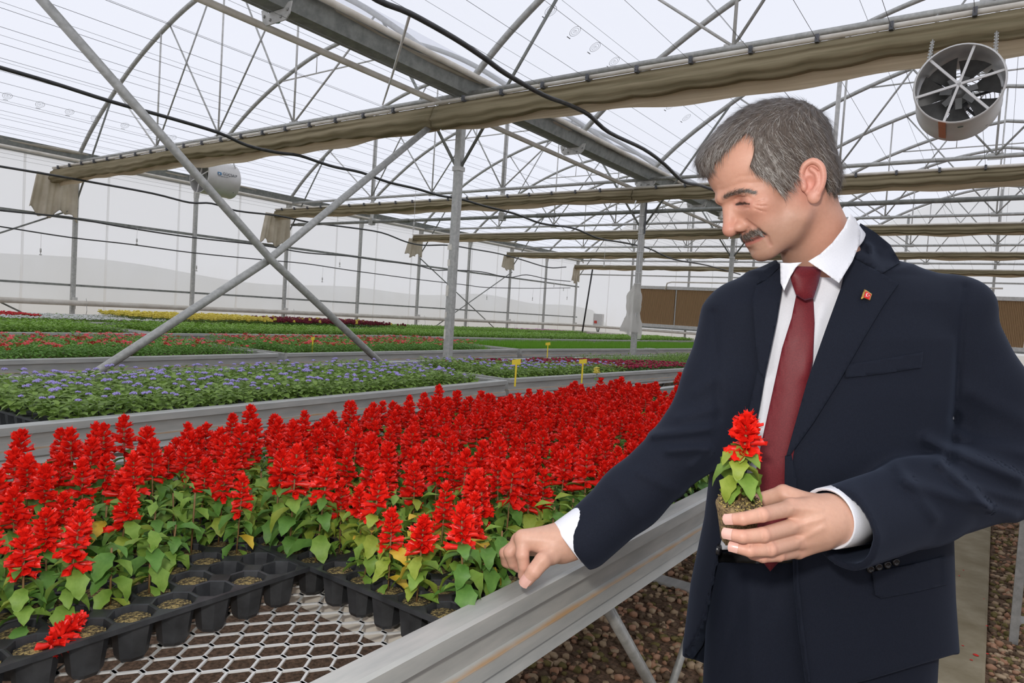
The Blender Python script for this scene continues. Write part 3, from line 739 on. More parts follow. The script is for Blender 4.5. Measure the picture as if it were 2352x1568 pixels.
# --- scarlet salvia on the first row
SOIL_A = {(4, 7), (4, 5), (3, 7), (3, 6)}   # bare cells of the corner tray
pl = []; tn = 0
for i in (0, 1):
    for (x, y, rz, c, q) in tray_grid(1, i, -.2, 9):
        if c == 0 and y < .60: continue                      # bare mesh in the near corner
        front = (c == 0 and abs(y-.92) < .3 and i == 0); corner = (c == 1 and .1 < y < .6 and i == 0)
        if i == 0 and c == 3 and y > 2.75: continue           # bare deck by the far rail
        lb = 'black cell tray with bare cells at the corner of the mesh' if corner else 'black cell tray at the bare mesh, against the rail by the reaching hand' if front and y < 1.1 else 'black cell tray hidden under the scarlet salvia'
        if corner:
            bare = {(4, 7), (4, 5), (3, 7), (3, 6)}
            place_tray(x, y, rz, lb, 'seedling trays', [(a, b) for a in range(NX) for b in range(NY) if (a, b) not in bare])
        elif front and y < 1.1: place_tray(x, y, rz, lb, 'seedling trays', [(a, b) for a in range(NX) for b in range(NY)])
        elif seen(x, y, ZT) is not None: place_tray(x, y, rz, lb, 'seedling trays')
        for (a, b, ci, cj) in cells(x, y, rz):
            if corner and (ci == 4 or (ci == 3 and cj >= 5)): continue
            if front and y < 1.1 and ci == 4 and cj in (1, 2, 3, 4): continue   # by the hand
            if rnd.random() < .07: continue
            d = seen(a, b, ZT+.12, 120)
            if d is None: continue
            pl.append((d, a+rnd.uniform(-.006, .006), b+rnd.uniform(-.006, .006), ci, cj, front, corner, c))
pl.sort()
SAL_GRP = 'scarlet salvia plants on the first bench'
rest = []
N_FULL = 46
for n, (d, x, y, ci, cj, front, corner, c) in enumerate(pl):
    rz = rnd.uniform(0, 6.28); s = rnd.uniform(.76, 1.0)
    if n < N_FULL:
        fl_ = not (rnd.random() < (.45 if corner else .10))
        lb = 'scarlet salvia plant in the tray nearest the bare mesh, leaves in plain view' if front else 'scarlet salvia plant of the nearest trays, deep green leaves'
        salvia_full(300+n, (x, y, ZT-.008), rz, lb, 'nearest scarlet salvia plants', not front, s, flower=fl_)
    elif n < 300:
        k = rnd.randrange(NV); fo, sp = SALV_ME[k]
        o = link('salvia_plant', fo, None, (x, y, ZT-.008), 'scarlet salvia plant in the dense red bed behind the nearest trays', 'plant', SAL_GRP); o.rotation_euler[2] = rz; o.scale = (s, s, s)
        if sp: link('flower_spike', sp, o)
        else: o['label'] = 'salvia plant not yet in bloom within the red bed'
    else: rest.append((d, x, y, rz, s))
for px_, py_, f_ in ((1148, 1352, False), (1105, 1372, False), (1062, 1402, True)):
    q = on_z(px_, py_, ZT-.008); salvia_full(900+px_, q, px_*.1, 'bushy green salvia plant just left of the reaching hand' if px_ == 1148 else 'scarlet salvia plant in the tray nearest the bare mesh, leaves in plain view', 'nearest scarlet salvia plants', True, 1.0, flower=f_, tall=.9)
protos = []
for a, b in SALV+SALV_LO: q = TM(); q.add(a.v, a.t, a.m); q.add(b.v, b.t, b.m); protos.append(q)
join('salvia_bed', protos, [((rnd.randrange(NV) if d < 2.6 else NV+rnd.randrange(6)), x, y, ZT-.008, rz, s*1.02) for d, x, y, rz, s in rest], SAL_MATS, 'mass of scarlet salvia filling the rest of the first bench', 'plants', False)
# ------------------------------------------------------------------ the other beds
def rosette(seed, nl, L, W, H, m, heart=False, spread=1.0, droop=.5):
    r = random.Random(seed); o = TM(); l0 = leaf(L, W, droop, .3, 3, heart); l0.v[:, 0] += .004
    for i in range(nl):
        u = (i+.5)/nl; Mx = T(0, 0, H*(.25+.75*u), rz=i*2.4+r.uniform(-.3, .3), ry=-.9*u+r.uniform(-.15, .4), rx=r.uniform(-.3, .3), s=(1.15-.45*u)*r.uniform(.8, 1.15)*spread)
        o.add(l0.v@Mx[:3, :3].T+Mx[:3, 3], l0.t, m)
    o.add(*(lambda q: (q.v, q.t))(tubeTM([(0, 0, 0), (0, 0, H)], .0015, 3)), m)
    return o
def dome(seed, n, R, b, m, z0=0, flat=.5):
    """cluster of small rounded blooms"""
    r = random.Random(seed); o = TM()
    oc = np.array([(1, 0, 0), (-1, 0, 0), (0, 1, 0), (0, -1, 0), (0, 0, 1), (0, 0, -1)], float); ot = [(0, 2, 4), (2, 1, 4), (1, 3, 4), (3, 0, 4), (2, 0, 5), (1, 2, 5), (3, 1, 5), (0, 3, 5)]
    for i in range(n):
        a = i*2.4; q = R*math.sqrt((i+.3)/n); Mx = T(q*math.cos(a), q*math.sin(a), z0-flat*q*q/R, rz=r.uniform(0, 6), ry=r.uniform(-.5, .5), s=b*r.uniform(.8, 1.2))
        o.add(oc@Mx[:3, :3].T+Mx[:3, 3], ot, m)
    return o
def five_petal(R, m, meye, tilt=.3):
    o = TM(); v = [(0, 0, .001)]; t = []
    for k in range(5):
        a = k*1.2566
        b = len(v); v += [(R*.55*math.cos(a-.5), R*.55*math.sin(a-.5), .0), (R*math.cos(a-.3), R*math.sin(a-.3), -.002), (R*math.cos(a+.3), R*math.sin(a+.3), -.002), (R*.55*math.cos(a+.5), R*.55*math.sin(a+.5), 0)]
        t += [(0, b, b+1), (0, b+1, b+2), (0, b+2, b+3)]
    o.add(v, t, m)
    e = [(0, 0, .004)]+[(R*.12*math.cos(a), R*.12*math.sin(a), .0025) for a in np.linspace(0, 6.283, 6)[:-1]]
    return o.add(e, [(0, 1+k, 1+(k+1) % 5) for k in range(5)], meye)
def ageratum(seed):
    r = random.Random(seed); fo = rosette(seed, 15, .040, .030, .075, 0, True, 1.0, .55); fl = TM()
    for i in range(r.choice([1, 1, 2]) if seed % 2 else 0):
        q = dome(seed+i, 11, .0100*r.uniform(.8, 1.25), .0048, 1, 0, .45); a = r.uniform(0, 6.28)
        Mx = T(.012*math.cos(a)*(i+.3), .012*math.sin(a)*(i+.3), .088+r.uniform(0, .012)); fl.put(q, Mx)
    return fo, fl
def vinca(seed):
    r = random.Random(seed); fo = rosette(seed, 18, .040, .017, .085, 0, False, 1.0, .4); fl = TM()
    for i in range([0, 1, 0, 2, 1, 0][seed % 6]):
        q = five_petal(.0185, 1, 2); a = r.uniform(0, 6.28); Mx = T(.02*math.cos(a), .02*math.sin(a), .098+r.uniform(-.004, .01), rx=r.uniform(-.5, .5), ry=r.uniform(-.5, .5)); fl.put(q, Mx)
    return fo, fl
def clump(seed, m_leaf, m_fl, nl, H, kind):
    r = random.Random(seed); fo = rosette(seed, nl, .036, .016 if kind != 'low' else .026, H, 0, kind == 'low', 1.0, .5); fl = TM()
    if kind == 'tall':
        for i in range(4):
            a = r.uniform(0, 6.28); q = dome(seed+i, 10, .012, .0085, 1, 0, .2)
            for z in (0, .014, .028): fl.put(q, T(.014*math.cos(a), .014*math.sin(a), H+.005+z+r.uniform(0, .01), rz=z*90, s=1-z*12))
    elif kind == 'low':
        for i in range(4): a = r.uniform(0, 6.28); fl.put(dome(seed+i, 6, .010, .0062, 1), T(.018*math.cos(a), .018*math.sin(a), H+r.uniform(-.005, .008)))
    return fo, fl
def blades(seed, n=22, H=.075):
    r = random.Random(seed); o = TM()
    for i in range(n):
        a = r.uniform(0, 6.28); q = r.uniform(0, .026); t = r.uniform(0, 6.28); h = H*r.uniform(.7, 1.15); x, y = q*math.cos(a), q*math.sin(a)
        dx, dy = .02*math.cos(t), .02*math.sin(t); w = .0022
        o.add([(x-w*math.sin(t), y+w*math.cos(t), 0), (x+w*math.sin(t), y-w*math.cos(t), 0), (x+dx, y+dy, h)], [(0, 1, 2)], 0)
    return o, TM()
def bed(name, protos, places, mats, n_ind, z, lb_one, grp, lb_stuff, flower_name=None, cat='plant', label_fn=None):
    """the n_ind plants that show largest as objects, the rest as one mass"""
    pl = []
    for x, y in places:
        d = seen(x, y, z+.05, 40)
        if d is not None: pl.append((d, x, y))
    pl.sort(); ME = []
    if n_ind:
        for fo, fl in protos: ME.append((tri_mesh(name, fo.v, fo.t, fo.m, mats), tri_mesh('flower_head', fl.v, fl.t, fl.m, mats) if len(fl.t) else None))
    rest = []
    for n, (d, x, y) in enumerate(pl):
        k = rnd.randrange(len(protos)); rz = rnd.uniform(0, 6.28); s = rnd.uniform(.85, 1.18)
        if n < n_ind:
            fo, fl = ME[k]; lb = label_fn(x, y, fl) if label_fn else lb_one
            o = link(name, fo, None, (x, y, z), lb, cat, grp); o.rotation_euler[2] = rz; o.scale = (s, s, s)
            if fl: link('flower_head', fl, o)
        else: rest.append((k, x, y, z, rz, s))
    J = []
    for fo, fl in protos:
        q = TM(); q.add(fo.v, fo.t, fo.m)
        if len(fl.t): q.add(fl.v, fl.t, fl.m)
        J.append(q)
    if rest: join(name+'_bed', J, rest, mats, lb_stuff, 'plants')
def row_cells(r, i, y0=-9, y1=99, pitch=None, c0=0, c1=99, jit=.008):
    out = []
    for (x, y, rz, c, q) in tray_grid(r, i, y0-.3, y1+.3):
        if not c0 <= c < c1: continue
        for (a, b, ci, cj) in cells(x, y, rz):
            if y0 <= b < y1: out.append((a+rnd.uniform(-jit, jit), b+rnd.uniform(-jit, jit), c*NX+(NX-1-ci)))
    return out
# row 2: ageratum, then crimson blooms and green seedlings
AG, CR, GS = [], [], []
for i in (0, 1, 2):
    for (x, y, col) in row_cells(2, i):
        near = 1-col/20                                   # 1 at the camera-side rail
        if y < 3.9+2.1*max(0, near-.08): AG.append((x, y))
        elif y < 5.6+2.3*near: CR.append((x, y))
        else: GS.append((x, y))
    for (x, y, rz, c, q) in tray_grid(2, i, -1, 9):
        if seen(x, y, ZT) is not None and (c == 0 or (y < 2.2)): place_tray(x, y, rz, 'black cell tray under the purple ageratum and its neighbours', 'trays of the second bench')
AG = [(x, y) for x, y in AG if not (y < .98 and x > -3.35 and rnd.random() < 2)]      # empty tray at the near corner
bed('ageratum_plant', [ageratum(i) for i in range(10)], AG, [L_AGE, PURP], 300, ZT-.008, 'leafy ageratum plant with purple tufts on the second bench', 'ageratum plants', 'dense purple-flowered ageratum filling the second bench',
    label_fn=lambda x, y, fl: 'ageratum plant with purple tufts on the second bench, behind the scarlet salvia' if fl else 'green ageratum plant still without flowers on the second bench')
bed('begonia_plant', [clump(40+i, 0, 1, 7, .055, 'low') for i in range(6)], CR, [L_DARK, CRIM], 120, ZT-.008, 'low plant with crimson blooms beyond the ageratum on the second bench', 'crimson plants', 'patch of low crimson blooms beyond the ageratum')
bed('seedling', [(rosette(60+i, 12, .045, .015, .075, 0, False), TM()) for i in range(6)], GS, [L_MID], 0, ZT-.008, '', '', 'pale green narrow-leaved seedlings beyond the crimson patch')
# row 3: vinca, then fine grassy seedlings
VI, GR = [], []
for i in range(5):
    for (x, y, col) in row_cells(3, i): (VI if y < 6.9+.9*(col/20)-.2 else GR).append((x, y))
VI = [(x, y) for x, y in VI if True]
bed('vinca_plant', [vinca(i) for i in range(12)], VI, [L_VIN, VRED, WHT], 220, ZT-.008, 'vinca plant on the third bench behind the purple bed', 'vinca plants', 'bed of red-flowered vinca on the third bench',
    label_fn=lambda x, y, fl: 'vinca plant with red white-eyed flowers on the third bench' if fl else 'green vinca plant without open flowers on the third bench')
bed('grassy_seedling', [blades(i) for i in range(6)], GR, [L_GRS], 0, ZT-.008, '', '', 'fine bright green seedlings at the far end of the third bench')
# row 4: leafy green
G4 = []
for i in range(5): G4 += [(x, y) for x, y, c in row_cells(4, i)]
bed('leafy_seedling', [(rosette(80+i, 13, .046, .03, .085, 0, True), TM()) for i in range(8)], G4, [L_GRN], 0, ZT-.008, '', '', 'leafy bright green plants covering the fourth bench')
# row 5: mixed flowers by the wall
Y5, M5, W5, R5, G5, P5 = [], [], [], [], [], []
for i in range(4):
    for (x, y, c) in row_cells(5, i):
        if y < 3.75 and c > 5: R5.append((x, y))
        elif y < 4.8 and (c > 2 or y < 4.3): W5.append((x, y))
        elif y < 7.15: (Y5 if c > 2 or y > 5.2 else W5).append((x, y))
        elif y < 10.3: (M5 if rnd.random() < .95 else Y5).append((x, y))
        elif y < 15.5: G5.append((x, y))
        else: (P5 if c > 8 else G5).append((x, y))
bed('snapdragon_plant', [clump(90+i, 0, 1, 9, .10, 'tall') for i in range(6)], Y5, [L_MID, YEL], 130, ZT-.008, 'yellow snapdragon plant in the far bed by the milky wall', 'yellow snapdragons', 'yellow snapdragons filling the far bed')
bed('snapdragon_plant', [clump(110+i, 0, 1, 9, .09, 'tall') for i in range(6)], M5, [L_DARK, MAROON], 60, ZT-.008, 'dark maroon flowering plant in the far bed by the milky wall', 'maroon flowers', 'dark maroon flowers in the far bed past the yellow ones')
bed('petunia_plant', [clump(130+i, 0, 1, 7, .06, 'low') for i in range(5)], W5, [L_MID, WHT], 60, ZT-.008, 'low white flowering plant left of the yellow snapdragons', 'white flowers', 'low white flowers at the near end of the far bed')
bed('petunia_plant', [clump(150+i, 0, 1, 7, .07, 'low') for i in range(5)], R5, [L_MID, VRED], 40, ZT-.008, 'red flowering plant at the left end of the far bed', 'red flowers', 'red flowers at the left end of the far bed')
bed('leafy_seedling', [(rosette(170+i, 11, .04, .024, .07, 0, True), TM()) for i in range(4)], G5, [L_GRN], 0, ZT-.008, '', '', 'green plants at the far end of the wall bed')
bed('pink_plant', [clump(190+i, 0, 1, 7, .06, 'low') for i in range(4)], P5, [L_MID, PINK], 30, ZT-.008, 'pink flowering plant in the farthest corner bed', 'pink flowers', 'pink flowers in the farthest corner bed')
# bench at the right edge: red far away, green nearer
R6, G6 = [], []
for y in np.arange(4.0, 7.5, .065):
    for x in np.arange(.19, .85, .065): G6.append((x, y))
bed('edge_seedling', [(rosette(210+i, 12, .045, .028, .09, 0, True), TM()) for i in range(4)], G6, [L_GRN], 0, ZD, '', '', 'green seedlings on the bench at the right edge')
for y in np.arange(7.9, 12, .075):
    for x in np.arange(.1, .6, .07): R6.append((x, y))
ob2 = bench((.13+1.335, 7.75), (.13+1.335, 12), 1.335, 'galvanised bench with red flowers beyond the right-hand bench')
bed('edge_salvia', [clump(230+i, 0, 1, 9, .11, 'tall') for i in range(4)], R6, [L_MID, RED], 0, ZD, '', '', 'red flowers far along the right edge')
# potting soil layers of the far benches
_j = 0
for r in (3, 4, 5):
    _j = 0
    for (a, b) in ROWS[r]:
        a, b = np.array(a), np.array(b); t = (b-a)/np.linalg.norm(b-a); n = np.array([-t[1], t[0]]); L = np.linalg.norm(b-a); c0 = a+t*.05+n*.045; q4 = [c0, c0+t*(L-.1), c0+t*(L-.1)+n*(WD[r]-.09), c0+n*(WD[r]-.09)]
        v = [(*q, ZD) for q in q4]+[(*q, ZT-.012) for q in q4]
        link('potting_soil', MB().add(v, [(0, 3, 2, 1), (4, 5, 6, 7), (0, 1, 5, 4), (1, 2, 6, 5), (2, 3, 7, 6), (3, 0, 4, 7)]).mesh('soil', SOIL), label=f'dark potting soil under the plants, {ORD[_j % 5]} stretch of bench row {ORD[r-1]}', cat='soil', kind='stuff'); _j += 1
# yellow plant tags
def ptag(x, y, z, w, h, rz, lb):
    o = thing('plant_tag', lb, 'tag', (x, y, z), 'yellow plant tags'); o.rotation_euler[2] = rz
    link('stake', MB().box((-.006, -.0015, -.06), (.006, .0015, .09)).mesh('stake', YELLOWP), o)
    link('plate', MB().add([(-w/2, 0, .085), (w/2, .004, .09), (w/2*.95, .004, .09+h), (-w/2*1.05, 0, .08+h), (-w/2, -.003, .085), (w/2, .001, .09), (w/2*.95, .001, .09+h), (-w/2*1.05, -.003, .08+h)], [(0, 1, 2, 3), (7, 6, 5, 4), (0, 4, 5, 1), (1, 5, 6, 2), (2, 6, 7, 3), (3, 7, 4, 0)]).mesh('plate', YELLOWP), o)
fa = .55
for (px, py, z, w, h, lb) in ((1185, 850, 1.0, .058, .038, 'yellow plant tag beside the crimson patch, nearest the gutter post'), (1338, 846, 1.0, .058, .034, 'yellow plant tag standing in the crimson patch toward the man'), (1258, 800, 1.0, .055, .034, 'yellow plant tag on the third bench where vinca meets grassy seedlings'), (718, 790, .98, .03, .03, 'small yellow tag among the red vinca')):
    q = on_z(px, py, z); ptag(q[0], q[1], z-.05, w, h, fa, lb)
# a single yellow bloom standing out of the crimson patch
q = on_z(1371, 845, 1.0); o = thing('snapdragon_plant', 'single pale yellow snapdragon standing in the crimson patch', 'plant', (q[0], q[1], ZT))
fo, fl = clump(999, 0, 1, 8, .07, 'tall'); link('foliage', tri_mesh('foliage', fo.v, fo.t, fo.m, [L_MID, YEL]), o); link('flower_head', tri_mesh('flower_head', fl.v*[1, 1, 1], fl.t, fl.m, [L_MID, YEL]), o)

# ------------------------------------------------------------------ gravel stones
STONES = [mat('stone_red', (.38, .19, .105), (.52, .30, .19), .9, 0, 40, .3), mat('stone_tan', (.42, .29, .17), (.55, .41, .27), .9, 0, 40, .3), mat('stone_dark', (.10, .065, .035), (.2, .13, .08), .9, 0, 40, .3), mat('stone_moss', (.13, .11, .03), (.24, .19, .07), .95, 0, 40, .3)]
def pebble(seed):
    r = np.random.default_rng(seed); bm = bmesh.new(); bmesh.ops.create_icosphere(bm, subdivisions=1, radius=1)
    v = np.array([q.co for q in bm.verts]); t = [[w.index for w in f.verts] for f in bm.faces]; bm.free()
    v *= 1+r.uniform(-.22, .22, (len(v), 1)); v *= np.array([1, r.uniform(.65, .95), r.uniform(.5, .75)]); o = TM(); return o.add(v, t, 0)
PEB = [pebble(i) for i in range(8)]
PEBM = {(i, j): tri_mesh('pebble', PEB[i].v, PEB[i].t, PEB[i].m, [STONES[j]]) for i in range(8) for j in range(4)}
st = []
for _ in range(16000):
    if rnd.random() < .75: x, y = rnd.uniform(-2.6, -.58), rnd.uniform(1.0, 6.2)
    else: x, y = rnd.uniform(.075, .55), rnd.uniform(2.4, 7)
    d = seen(x, y, 0, 10)
    if d is None: continue
    p = np.array([x, y, 0])-CAM; px, py = 1176+F_PX*(p@RT)/d, 784-F_PX*(p@UP)/d
    if not (px > 1100 and py > 1100): continue
    st.append((d/(.5+rnd.random()), d, x, y))
st.sort(); small = []
for n, (_, d, x, y) in enumerate(st[:5200]):
    s = rnd.uniform(.009, .025)
    if n < 300:
        o = link('pebble', PEBM[rnd.randrange(8), rnd.choice([0, 0, 1, 1, 2, 3])], FLOOR, (x, y, s*.35)); o.scale = (s, s, s); o.rotation_euler[2] = rnd.uniform(0, 6.28)
    else: small.append((rnd.randrange(32), x, y, s*.3, rnd.uniform(0, 6.28), s))
PB = []
for j in range(4):
    for i in range(8): q = TM(); q.add(PEB[i].v, PEB[i].t, [0, 1, 2, 3][j]); PB.append(q)
o = join('gravel', PB, small, STONES, 'loose brown and reddish gravel stones under the benches', 'gravel')
del o['category']; o.parent = FLOOR
# ------------------------------------------------------------------ hoses, nozzles, fans and other fittings
def hose(pts, X, r, lb, tail=True):
    q = np.array([on_x(px, py, X) for px, py in pts]); q = q[q[:, 1] < YE-.15]
    c = spline(q, 4); return link('water_hose', MB().tube(c, r, 8).mesh('hose', HOSE, True), label=lb, cat='hose')
H1 = [(-60, 137), (0, 155), (120, 190), (255, 233), (380, 268), (500, 304), (568, 334), (636, 350), (687, 357), (738, 374), (772, 384), (830, 396), (891, 418), (959, 434), (1010, 449), (1058, 457), (1112, 473), (1183, 491), (1244, 513), (1317, 524), (1374, 547), (1431, 557), (1489, 570), (1546, 595), (1623, 609), (1700, 630)]
H2 = [(760, -70), (867, 0), (942, 31), (1044, 88), (1112, 133), (1163, 170), (1248, 218), (1300, 238), (1351, 263), (1399, 304), (1478, 342), (1526, 377), (1568, 416), (1606, 425), (1640, 437), (1700, 462)]
H3 = [(-50, 374), (0, 382), (102, 399), (204, 417), (350, 444), (435, 465), (486, 467), (544, 484), (636, 495), (714, 511), (800, 522), (876, 534), (932, 555), (972, 563), (1030, 563), (1087, 572), (1144, 582), (1194, 595), (1259, 614), (1300, 613)]
H4 = [(-50, 476), (0, 483), (160, 500), (300, 524), (440, 545), (600, 563), (700, 580), (800, 588), (876, 599), (953, 608), (999, 620), (1037, 620), (1106, 624), (1167, 637), (1209, 631), (1259, 641), (1310, 646)]
H5 = [(-50, 513), (0, 520), (160, 545), (300, 561), (440, 580), (600, 596), (700, 605), (800, 620), (896, 633), (972, 643), (1068, 654), (1118, 660), (1221, 662), (1310, 661)]
hose(H1, -6.0, .0158, 'thick black hose looping from the left edge past the near post'); hose(H2, -2.6, .0158, 'thick black hose high overhead beside the gutter')
hose(H3, -11.2, .0165, 'black hose draped in front of the hanging cloth ends'); hose(H4, -11.95, .013, 'black hose along the upper wall rail'); hose(H5, -11.9, .010, 'thinner black hose below the upper wall rail')
q0 = on_x(942, 31, -2.6); q1 = on_y(879, 240, yk(0)-.42)
pipe('white_strap', [q0, q0*.5+q1*.5+np.array([0, 0, -.02]), q1], .008, WHITEP, 'white strap tied from the overhead hose to the near curtain', 'strap')
def nozzle(px, p_top, p_bot, X, lb, s=1.0):
    a, b = on_x(px, p_top, X), on_x(px-2, p_bot, X); o = thing('mist_nozzle', lb, 'nozzle', b, 'hanging mist nozzles'); h = a[2]-b[2]
    link('string', MB().tube([(0, 0, 0), (0, 0, h)], .0025*s, 5).mesh('string', WHITEP), o)
    link('nozzle_body', MB().lathe([(0, .0), (.020*s, .005*s), (.020*s, .012*s), (.006*s, .02*s), (.006*s, .045*s), (.012*s, .05*s), (.012*s, .10*s), (.005*s, .105*s)], 10).mesh('body', GALV_L, True), o)
for i, (px, a, b, X) in enumerate(((316, 526, 562, -11.9), (95, 535, 586, -11.9), (453, 580, 623, -11.9), (782, 594, 613, -11.9), (742, 610, 648, -11.9), (1120, 660, 688, -11.9), (1225, 663, 690, -11.9), (1304, 661, 688, -11.9), (952, 433, 527, -6.0), (1389, 551, 612, -6.0), (1274, 641, 659, -11.9), (1296, 645, 668, -11.9))):
    nozzle(px, a, b, X, ('mist nozzle on a string before the milky wall' if X < -10 else 'mist nozzle hung from the thick black hose')+f', {ORD[i]} of the set', 1.0 if X < -10 else .9)
# large nozzle with green disc at the gutter plate near the top edge
TEAL = mat('teal_plastic', (.02, .30, .22), (.05, .42, .32), .4)
b = on_x(632, 48, XM-.14); o = thing('mist_nozzle', 'large mist nozzle with green disc under the gutter at the top edge', 'nozzle', b, 'hanging mist nozzles')
link('nozzle_body', MB().lathe([(.006, .0), (.018, .02), (.026, .05), (.026, .085), (.014, .095), (.014, .14), (.032, .15), (.032, .19), (.016, .20), (.016, .30)], 12).mesh('body', PVC, True), o)
link('disc', MB().lathe([(0, -.012), (.034, -.006), (.036, .004), (0, .008)], 14).mesh('disc', TEAL, True), o)
b = on_x(1655, 505, XM+.1); o = thing('mist_nozzle', 'ribbed white nozzle hanging just in front of the man\'s nose', 'nozzle', b, 'hanging mist nozzles')
link('string', MB().tube([(0, 0, .1), (0, 0, .55)], .006, 5).mesh('string', WHITEP), o); link('nozzle_body', MB().lathe([(0, 0), (.05, .02), (.05, .05), (.02, .07), (.04, .10), (.03, .13), (.04, .16), (.03, .19), (.04, .22), (.01, .26)], 12).mesh('body', PVC, True), o)

# circulation fans
DRUM = mat('fan_drum', (.60, .585, .56), (.70, .69, .67), .38, .15, 5, .05, detail=6); BLADE = mat('fan_blade', (.11, .11, .105), (.15, .15, .145), .35, .3); LOGO = mat('fan_logo_blue', (.02, .16, .34), (.03, .2, .42), .5); INK = mat('dark_print', (.03, .04, .06), (.05, .06, .08), .6); GREENP = mat('fan_print_green', (.02, .10, .08), (.03, .13, .1), .5); ORNG = mat('fan_sticker_orange', (.50, .16, .05), (.6, .2, .07), .5)
def torus(r, t, c, ax, n=10, m=5, sx=1.0):
    pts = [np.array(c)+np.array(ax[0])*r*sx*math.cos(a)+np.array(ax[1])*r*math.sin(a) for a in np.linspace(0, 2*math.pi, n+1)]
    return MB().tube(pts, t, m, False)
def fan(loc, yawf, lb, R=.25, L=.44, chains=.30):
    o = thing('circulation_fan', lb, 'fan', loc); o.rotation_euler[2] = yawf    # local -y faces the viewer
    ax = (0, 1, 0); h = L/2
    link('drum', MB().lathe([(R-.006, -h), (R, -h), (R+.004, -h+.01), (R, -h+.02), (R, h-.02), (R+.004, h-.01), (R, h), (R-.006, h), (R-.006, -h)], 48, (0, 0, 0), ax).mesh('drum', DRUM, True), o)
    rb = 7
    BL = MB()
    for k in range(rb):
        a0 = 2*math.pi*k/rb+.3; mb = MB(); v = []; n, m = 6, 5
        for i in range(n):
            r = .045+(R*.93-.045)*i/(n-1); wd = .50+.26*i/(n-1)
            for j in range(m):
                u = j/(m-1)-.5; a = a0+u*wd*1.15; y = .03*u*2+.01*math.cos(u*3); v.append((r*math.cos(a), y, r*math.sin(a)))
        f = [(i*m+j, i*m+j+1, (i+1)*m+j+1, (i+1)*m+j) for i in range(n-1) for j in range(m-1)]
        v = np.array(v); N = len(v); f2 = [tuple(N+q for q in g[::-1]) for g in f]
        link('fan_blade', MB().add(np.vstack([v, v+np.array([0, .003, 0])]), f+f2).mesh('blade', BLADE, True), o)
    hb = link('hub', MB().lathe([(0, -.035), (.02, -.035), (.022, -.03), (.05, -.028), (.052, .02)], 20, (0, 0, 0), ax).mesh('hub', BLADE, True), o)
    for k in range(rb):
        a = 2*math.pi*k/rb+.3; link('hub_arm', MB().beam((.03*math.cos(a), -.03, .03*math.sin(a)), (.085*math.cos(a), -.022, .085*math.sin(a)), .03, .004, (0, 1, 0)).mesh('arm', BLADE), hb)
    link('motor', MB().lathe([(0, .05), (.06, .05), (.065, .06), (.065, .16), (.05, .18), (0, .18)], 20, (0, 0, 0), ax).mesh('motor', DARKP, True), o)
    for a in (.25, .25+math.pi/3, .25+2*math.pi/3):
        c, s = math.cos(a), math.sin(a); link('guard_bar', MB().beam((-R*c, -h+.02, -R*s), (R*c, -h+.02, R*s), .012, .012, (0, 1, 0)).mesh('bar', WHITEP), o)
        link('motor_bar', MB().beam((-R*c, h-.06, -R*s), (R*c, h-.06, R*s), .012, .012, (0, 1, 0)).mesh('bar', DARKP), o)
    for r in (.06, .085, .11, .135, .16, .185, .21, .235): link('rear_guard_ring', torus(r*R/.25, .0018, (0, h-.01, 0), ((1, 0, 0), (0, 0, 1)), 28, 4).mesh('ring', WHITEP), o)
    for sx in (-1, 1):
        for y in (-h+.05, h-.05):
            x0 = sx*R*.72; z0 = math.sqrt(R*R-x0*x0); p0 = np.array([x0, y, z0+.010]); p1 = np.array([x0*1.05, chains, 3.345-loc[2]])
            Lc = np.linalg.norm(p1-p0); n = int(Lc/.026); td = (p1-p0)/Lc; sd_ = np.cross(td, (1., 0, 0)); sd_ /= np.linalg.norm(sd_); s2 = np.cross(td, sd_); mb = MB()
            for i in range(n):
                q = torus(.0165, .0028, p0+td*(.013+i*.026), (sd_ if i % 2 else s2, td), 8, 4, .55); mb.add(np.concatenate(q.v), q.f)
            link('chain', mb.mesh('chain', GALV), o)
    return o
fR = fan((-.268, 4.30, 2.68), .05, 'large grey drum fan with dark blades hanging at the upper right', .198, .37, .57)
fL = fan((-8.22, 4.87, 2.84), .0, 'white drum fan hanging by the near curtain at the left', .215, .44, .0)
# prints on the drums
def drum_patch(o, R, a0, a1, y0, y1, m, nm, off=.0055):
    n = 10; v = []
    for y in (y0, y1):
        for a in np.linspace(a0, a1, n): v.append(((R+off)*math.cos(a), y, (R+off)*math.sin(a)))
    link(nm, MB().add(v, [(i, i+1, n+i+1, n+i) for i in range(n-1)]).mesh(nm, m), o)
drum_patch(fL, .215, .10, .26, -.10, -.05, LOGO, 'logo'); drum_patch(fL, .215, .12, .20, -.09, -.07, WHITEP, 'logo_mark', .0065)
def drum_text(o, body, R, ang, y, size, m, nm):
    cu = bpy.data.curves.new(nm, 'FONT'); cu.body = body; cu.size = size; cu.extrude = .0004; cu.align_x = 'LEFT'
    t = bpy.data.objects.new(nm, cu); COL.objects.link(t); t.parent = o; t.data.materials.append(m)
    c, s = math.cos(ang), math.sin(ang); xx = Vector((0, 1, 0)); nn = Vector((c, 0, s)); yy = nn.cross(xx)
    Mx = Matrix.Identity(4)
    for i in range(3): Mx[i][0], Mx[i][1], Mx[i][2], Mx[i][3] = xx[i], yy[i], nn[i], nn[i]*(R+.008)
    Mx[1][3] = y; bpy.context.view_layer.update(); me = bpy.data.meshes.new_from_object(t); bpy.data.objects.remove(t); t = link(nm, me, o); t.matrix_local = Mx
drum_text(fL, 'GÜÇSAY', .215, .13, -.035, .050, INK, 'lettering'); drum_text(fL, 'www.gucsay.com', .215, .02, -.10, .020, INK, 'lettering')
drum_patch(fR, .198, -1.95, -1.78, -.20, .12, ORNG, 'sticker'); drum_patch(fR, .198, -1.52, -1.40, -.12, -.10, GREENP, 'print')

